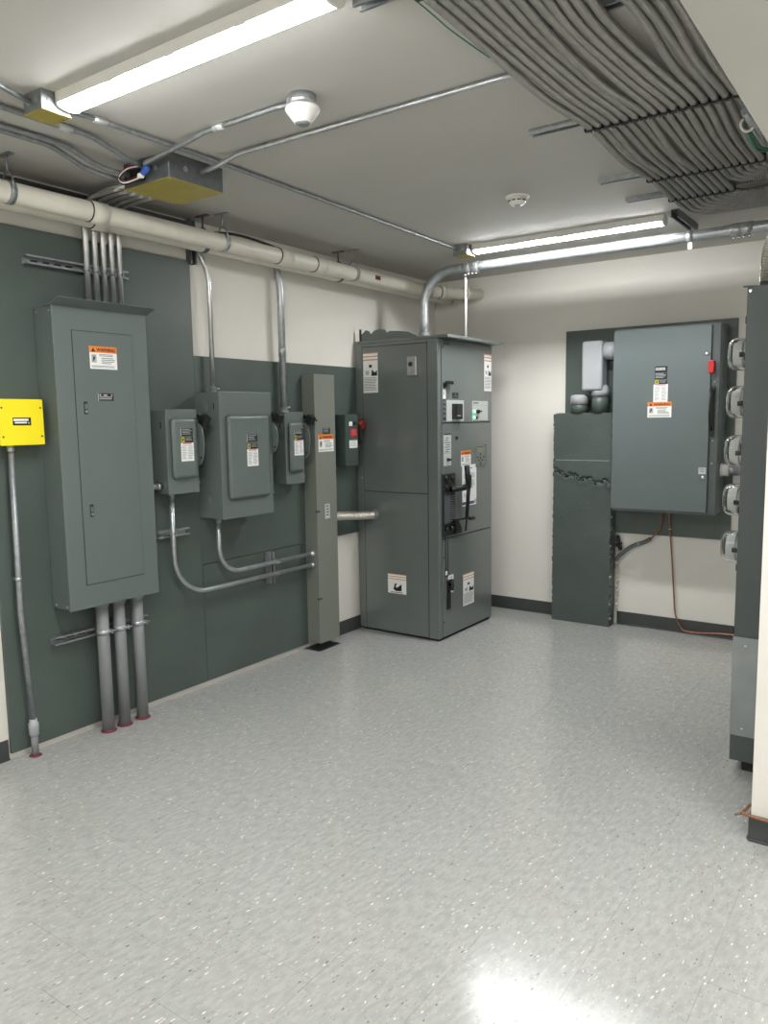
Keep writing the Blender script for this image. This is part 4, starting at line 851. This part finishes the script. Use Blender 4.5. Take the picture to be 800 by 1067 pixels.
# thin ceiling conduits
def run(label, pts, rad, r_=.0095, mt='galv_dull', cps=(), conn=()):
    t = thing('metal_conduit', label, 'conduit', tuple(Vector(pts[0])), 'thin conduits under the ceiling')
    P = fillet(pts, rad, 6); mb = MB(); mb.tube(spread(P, .1), r_, mt, 12); part('tube', mb, t)
    for (p, d_) in cps:
        d_ = Vector(d_).normalized(); mb = MB(); mb.lathe(Vector(p)-d_*.028, d_, [(0, r_+.003), (.056, r_+.003)], 'plate_grey', 14); part('coupling', mb, t)
    for p in conn:
        p = Vector(p); mb = MB(); mb.ring(p, (P[-1]-P[0]).normalized(), r_+.002, .0025, 'galv', 14, 6); mb.box(p.x-.004, p.x+.004, p.y-.004, p.y+.004, p.z, ZC-.0005, 'galv'); part('strap', mb, t)
run('thin conduit entering the small junction box from the left edge', [(.925, .2, 2.69), (.925, 1.45, 2.69), (.90, 1.604, 2.675)], .3)
run('long thin conduit from front light to far light', [(.915, 1.7165, 2.675), (.905, 1.80, 2.69), (.905, 2.3, 2.691), (.845, 4.45, 2.691), (.87, 4.589, 2.675)], .3, cps=[((.905, 1.88, 2.69), (0, 1, 0))], conn=[(.894, 2.42, 2.691), (.86, 4.1, 2.691)])
run('upper thin conduit from left edge into the large junction box', [(.745, .2, 2.69), (.745, 1.95, 2.69), (.70, 2.15, 2.665), (.68, 2.262, 2.66)], .3, .011, cps=[((.745, 1.84, 2.69), (0, 1, 0))])
run('middle thin conduit from left edge into the large junction box', [(.575, .2, 2.69), (.575, 1.95, 2.69), (.545, 2.13, 2.655), (.56, 2.262, 2.65)], .3, .011)
run('lowest thin conduit from left edge into the large junction box', [(.542, .2, 2.685), (.542, 1.9, 2.685), (.50, 2.10, 2.645), (.525, 2.262, 2.632)], .3, .011)
run('thin conduit from the large junction box to the cone-shaped sensor', [(.70, 2.262, 2.655), (.72, 2.215, 2.655), (.96, 2.205, 2.676), (1.12, 2.195, 2.692), (1.50, 2.19, 2.692), (1.578, 2.19, 2.685)], .08, .010, cps=[((1.20, 2.194, 2.692), (1, 0, 0))])
run('thin conduit from the large junction box to the cable bundle', [(.8165, 2.44, 2.655), (.90, 2.44, 2.66), (1.06, 2.445, 2.690), (2.36, 2.46, 2.691)], .12, .010, 'galv', conn=[(1.2, 2.447, 2.69)])

# ================================================================== CABLE BUNDLE
RAILS = [(1.816, 2.148, 'strut rail at the right end of front ceiling light'), (2.22, 2.34, 'strut rail seen through the gap between cables'),
         (2.996, 2.12, 'longest protruding strut rail crossing under cable bundle'), (3.797, 2.114, 'strut rail just before the cable bundle turns right'), (4.20, 2.114, 'last strut rail nearest the far ceiling light')]
rails = []
for y, x0, lab in RAILS:
    t = thing('strut_rail', lab, 'strut', ((x0+XR)/2, y, 2.66), 'ceiling strut rails')
    mb = MB(); chan(mb, (x0, y, ZC-.0005), (XR-.002, y, ZC-.0005), (0, 0, -1), d=.021, mt='galv_dull' if y > 1.8 else 'galv'); part('channel', mb, t); rails.append(t)
CR = .0146; CZ0 = ZC-.0215-CR-.001
N = 16
ctext = ['first', 'second', 'third', 'fourth', 'fifth', 'sixth', 'seventh', 'eighth', 'ninth', 'tenth', 'eleventh', 'twelfth', 'thirteenth', 'fourteenth', 'fifteenth', 'sixteenth']
def clamp(i, x, y, rail):
    mb = MB(); mb.box(x-CR-.002, x+CR+.002, y-.010, y+.010, CZ0-CR-.004, CZ0-CR-.001, 'black_soft', .001, 1)
    for s_ in (-1, 1): mb.box(x+s_*(CR+.0005), x+s_*(CR+.0025), y-.010, y+.010, CZ0-CR-.003, ZC-.0215, 'black_soft')
    mb.box(x+CR-.002, x+CR+.004, y-.005, y+.005, CZ0-CR-.014, CZ0-CR-.003, 'galv', .001, 1)
    part('cable_clamp', mb, rail)
rc = random.Random(11)
for i in range(N):
    xs1 = 2.362+i*.0345; xs2 = 2.357+i*.0334; xs3 = 2.347+i*.0350
    xn = 2.352+i*.0308 if i < 12 else 2.775+(i-12)*.034
    xf = 2.352+i*.0325
    wob = lambda a: rc.uniform(-a, a)
    zl = -abs(rc.gauss(0, .006))
    pts = [(xf, .1, CZ0), (xf+wob(.006), .8, CZ0), (xf, 1.816, CZ0), (xn+wob(.004), 2.22, CZ0-.002+zl), (xn*.5+xs1*.5+wob(.005), 2.62, CZ0-.006+zl*2), (xs1, 2.996, CZ0)]
    if i == 15:
        pts += [(xs1+.005, 3.3, CZ0-.004), (2.90, 3.6, CZ0-.02)]; yt = 3.84; xl = 2.90
    else:
        pts += [(xs1*.5+xs2*.5+wob(.007), 3.40, CZ0-.008+zl*2), (xs2, 3.797, CZ0)]; yt = 3.90+(14-i)*.036; xl = xs2
        if i <= 8: pts += [(xs3, 4.20, CZ0)]; yt = 4.285+(8-i)*.040; xl = xs3
    head = spline(pts, 7)
    tail = fillet([head[-2], (xl, yt, CZ0-.003), (2.945, yt, CZ0-.006), (2.945, min(yt, 4.66), MZ1+.0005)], [.10+.012*(14-i) if i > 8 else .14, .06], 8)
    mb = MB(); mb.tube(resample(head[:-2]+tail, .0058, 1.2, .1), CR-.0022, 'cable_armour', 12, rib=.0017)
    o = single('armoured_cable', mb, ctext[i]+' armoured cable from the left in the ceiling cable bundle', 'cable', 'armoured cables in the ceiling bundle')
    clamp(i, xf, 1.816, rails[0]); clamp(i, xs1, 2.996, rails[2])
    if i < 15: clamp(i, xs2, 3.797, rails[3])
    if i <= 8: clamp(i, xs3, 4.20, rails[4])
mb = MB(); mb.tube([(2.902, 3.03, 2.612), (2.902, 3.3, 2.612), (2.902, 3.56, 2.612)], .013, 'galv', 12); single('metal_conduit', mb, 'shiny conduit on the right side of the ceiling cable bundle', 'conduit')
t = thing('ground_clamp', 'hanging ring clamp with green wire beside the ceiling cables', 'clamp', (2.885, 3.17, 2.56))
mb = MB(); mb.ring((2.885, 3.165, 2.61), (-.6, .75, 0), .024, .0045, 'plastic_white', 20, 8); part('ring', mb, t, 'pale ring')
mb = MB(); mb.box(2.878, 2.892, 3.158, 3.172, 2.636, 2.664, 'galv', .002, 1); part('bracket', mb, t)
mb = MB(); mb.tube(spline([(2.887, 3.18, 2.585), (2.885, 3.26, 2.575), (2.885, 3.36, 2.575), (2.91, 3.45, 2.59), (2.96, 3.50, 2.60)], 7), .005, 'green', 8); mb.tube(spline([(2.893, 3.18, 2.59), (2.897, 3.27, 2.58), (2.90, 3.36, 2.58), (2.93, 3.44, 2.59), (2.98, 3.48, 2.60)], 7), .004, 'green', 8); part('wire', mb, t, 'green wire')
mb = MB(); mb.tube(spline([(2.332, .1, CZ0), (2.332, 1.0, CZ0-.004), (2.330, 1.816, CZ0-.010), (2.335, 2.0, CZ0-.02), (2.35, 2.2, CZ0-.026)], 7), .002, 'green', 6); single('green_wire', mb, 'thin green wire along the left edge of ceiling cables', 'wire')
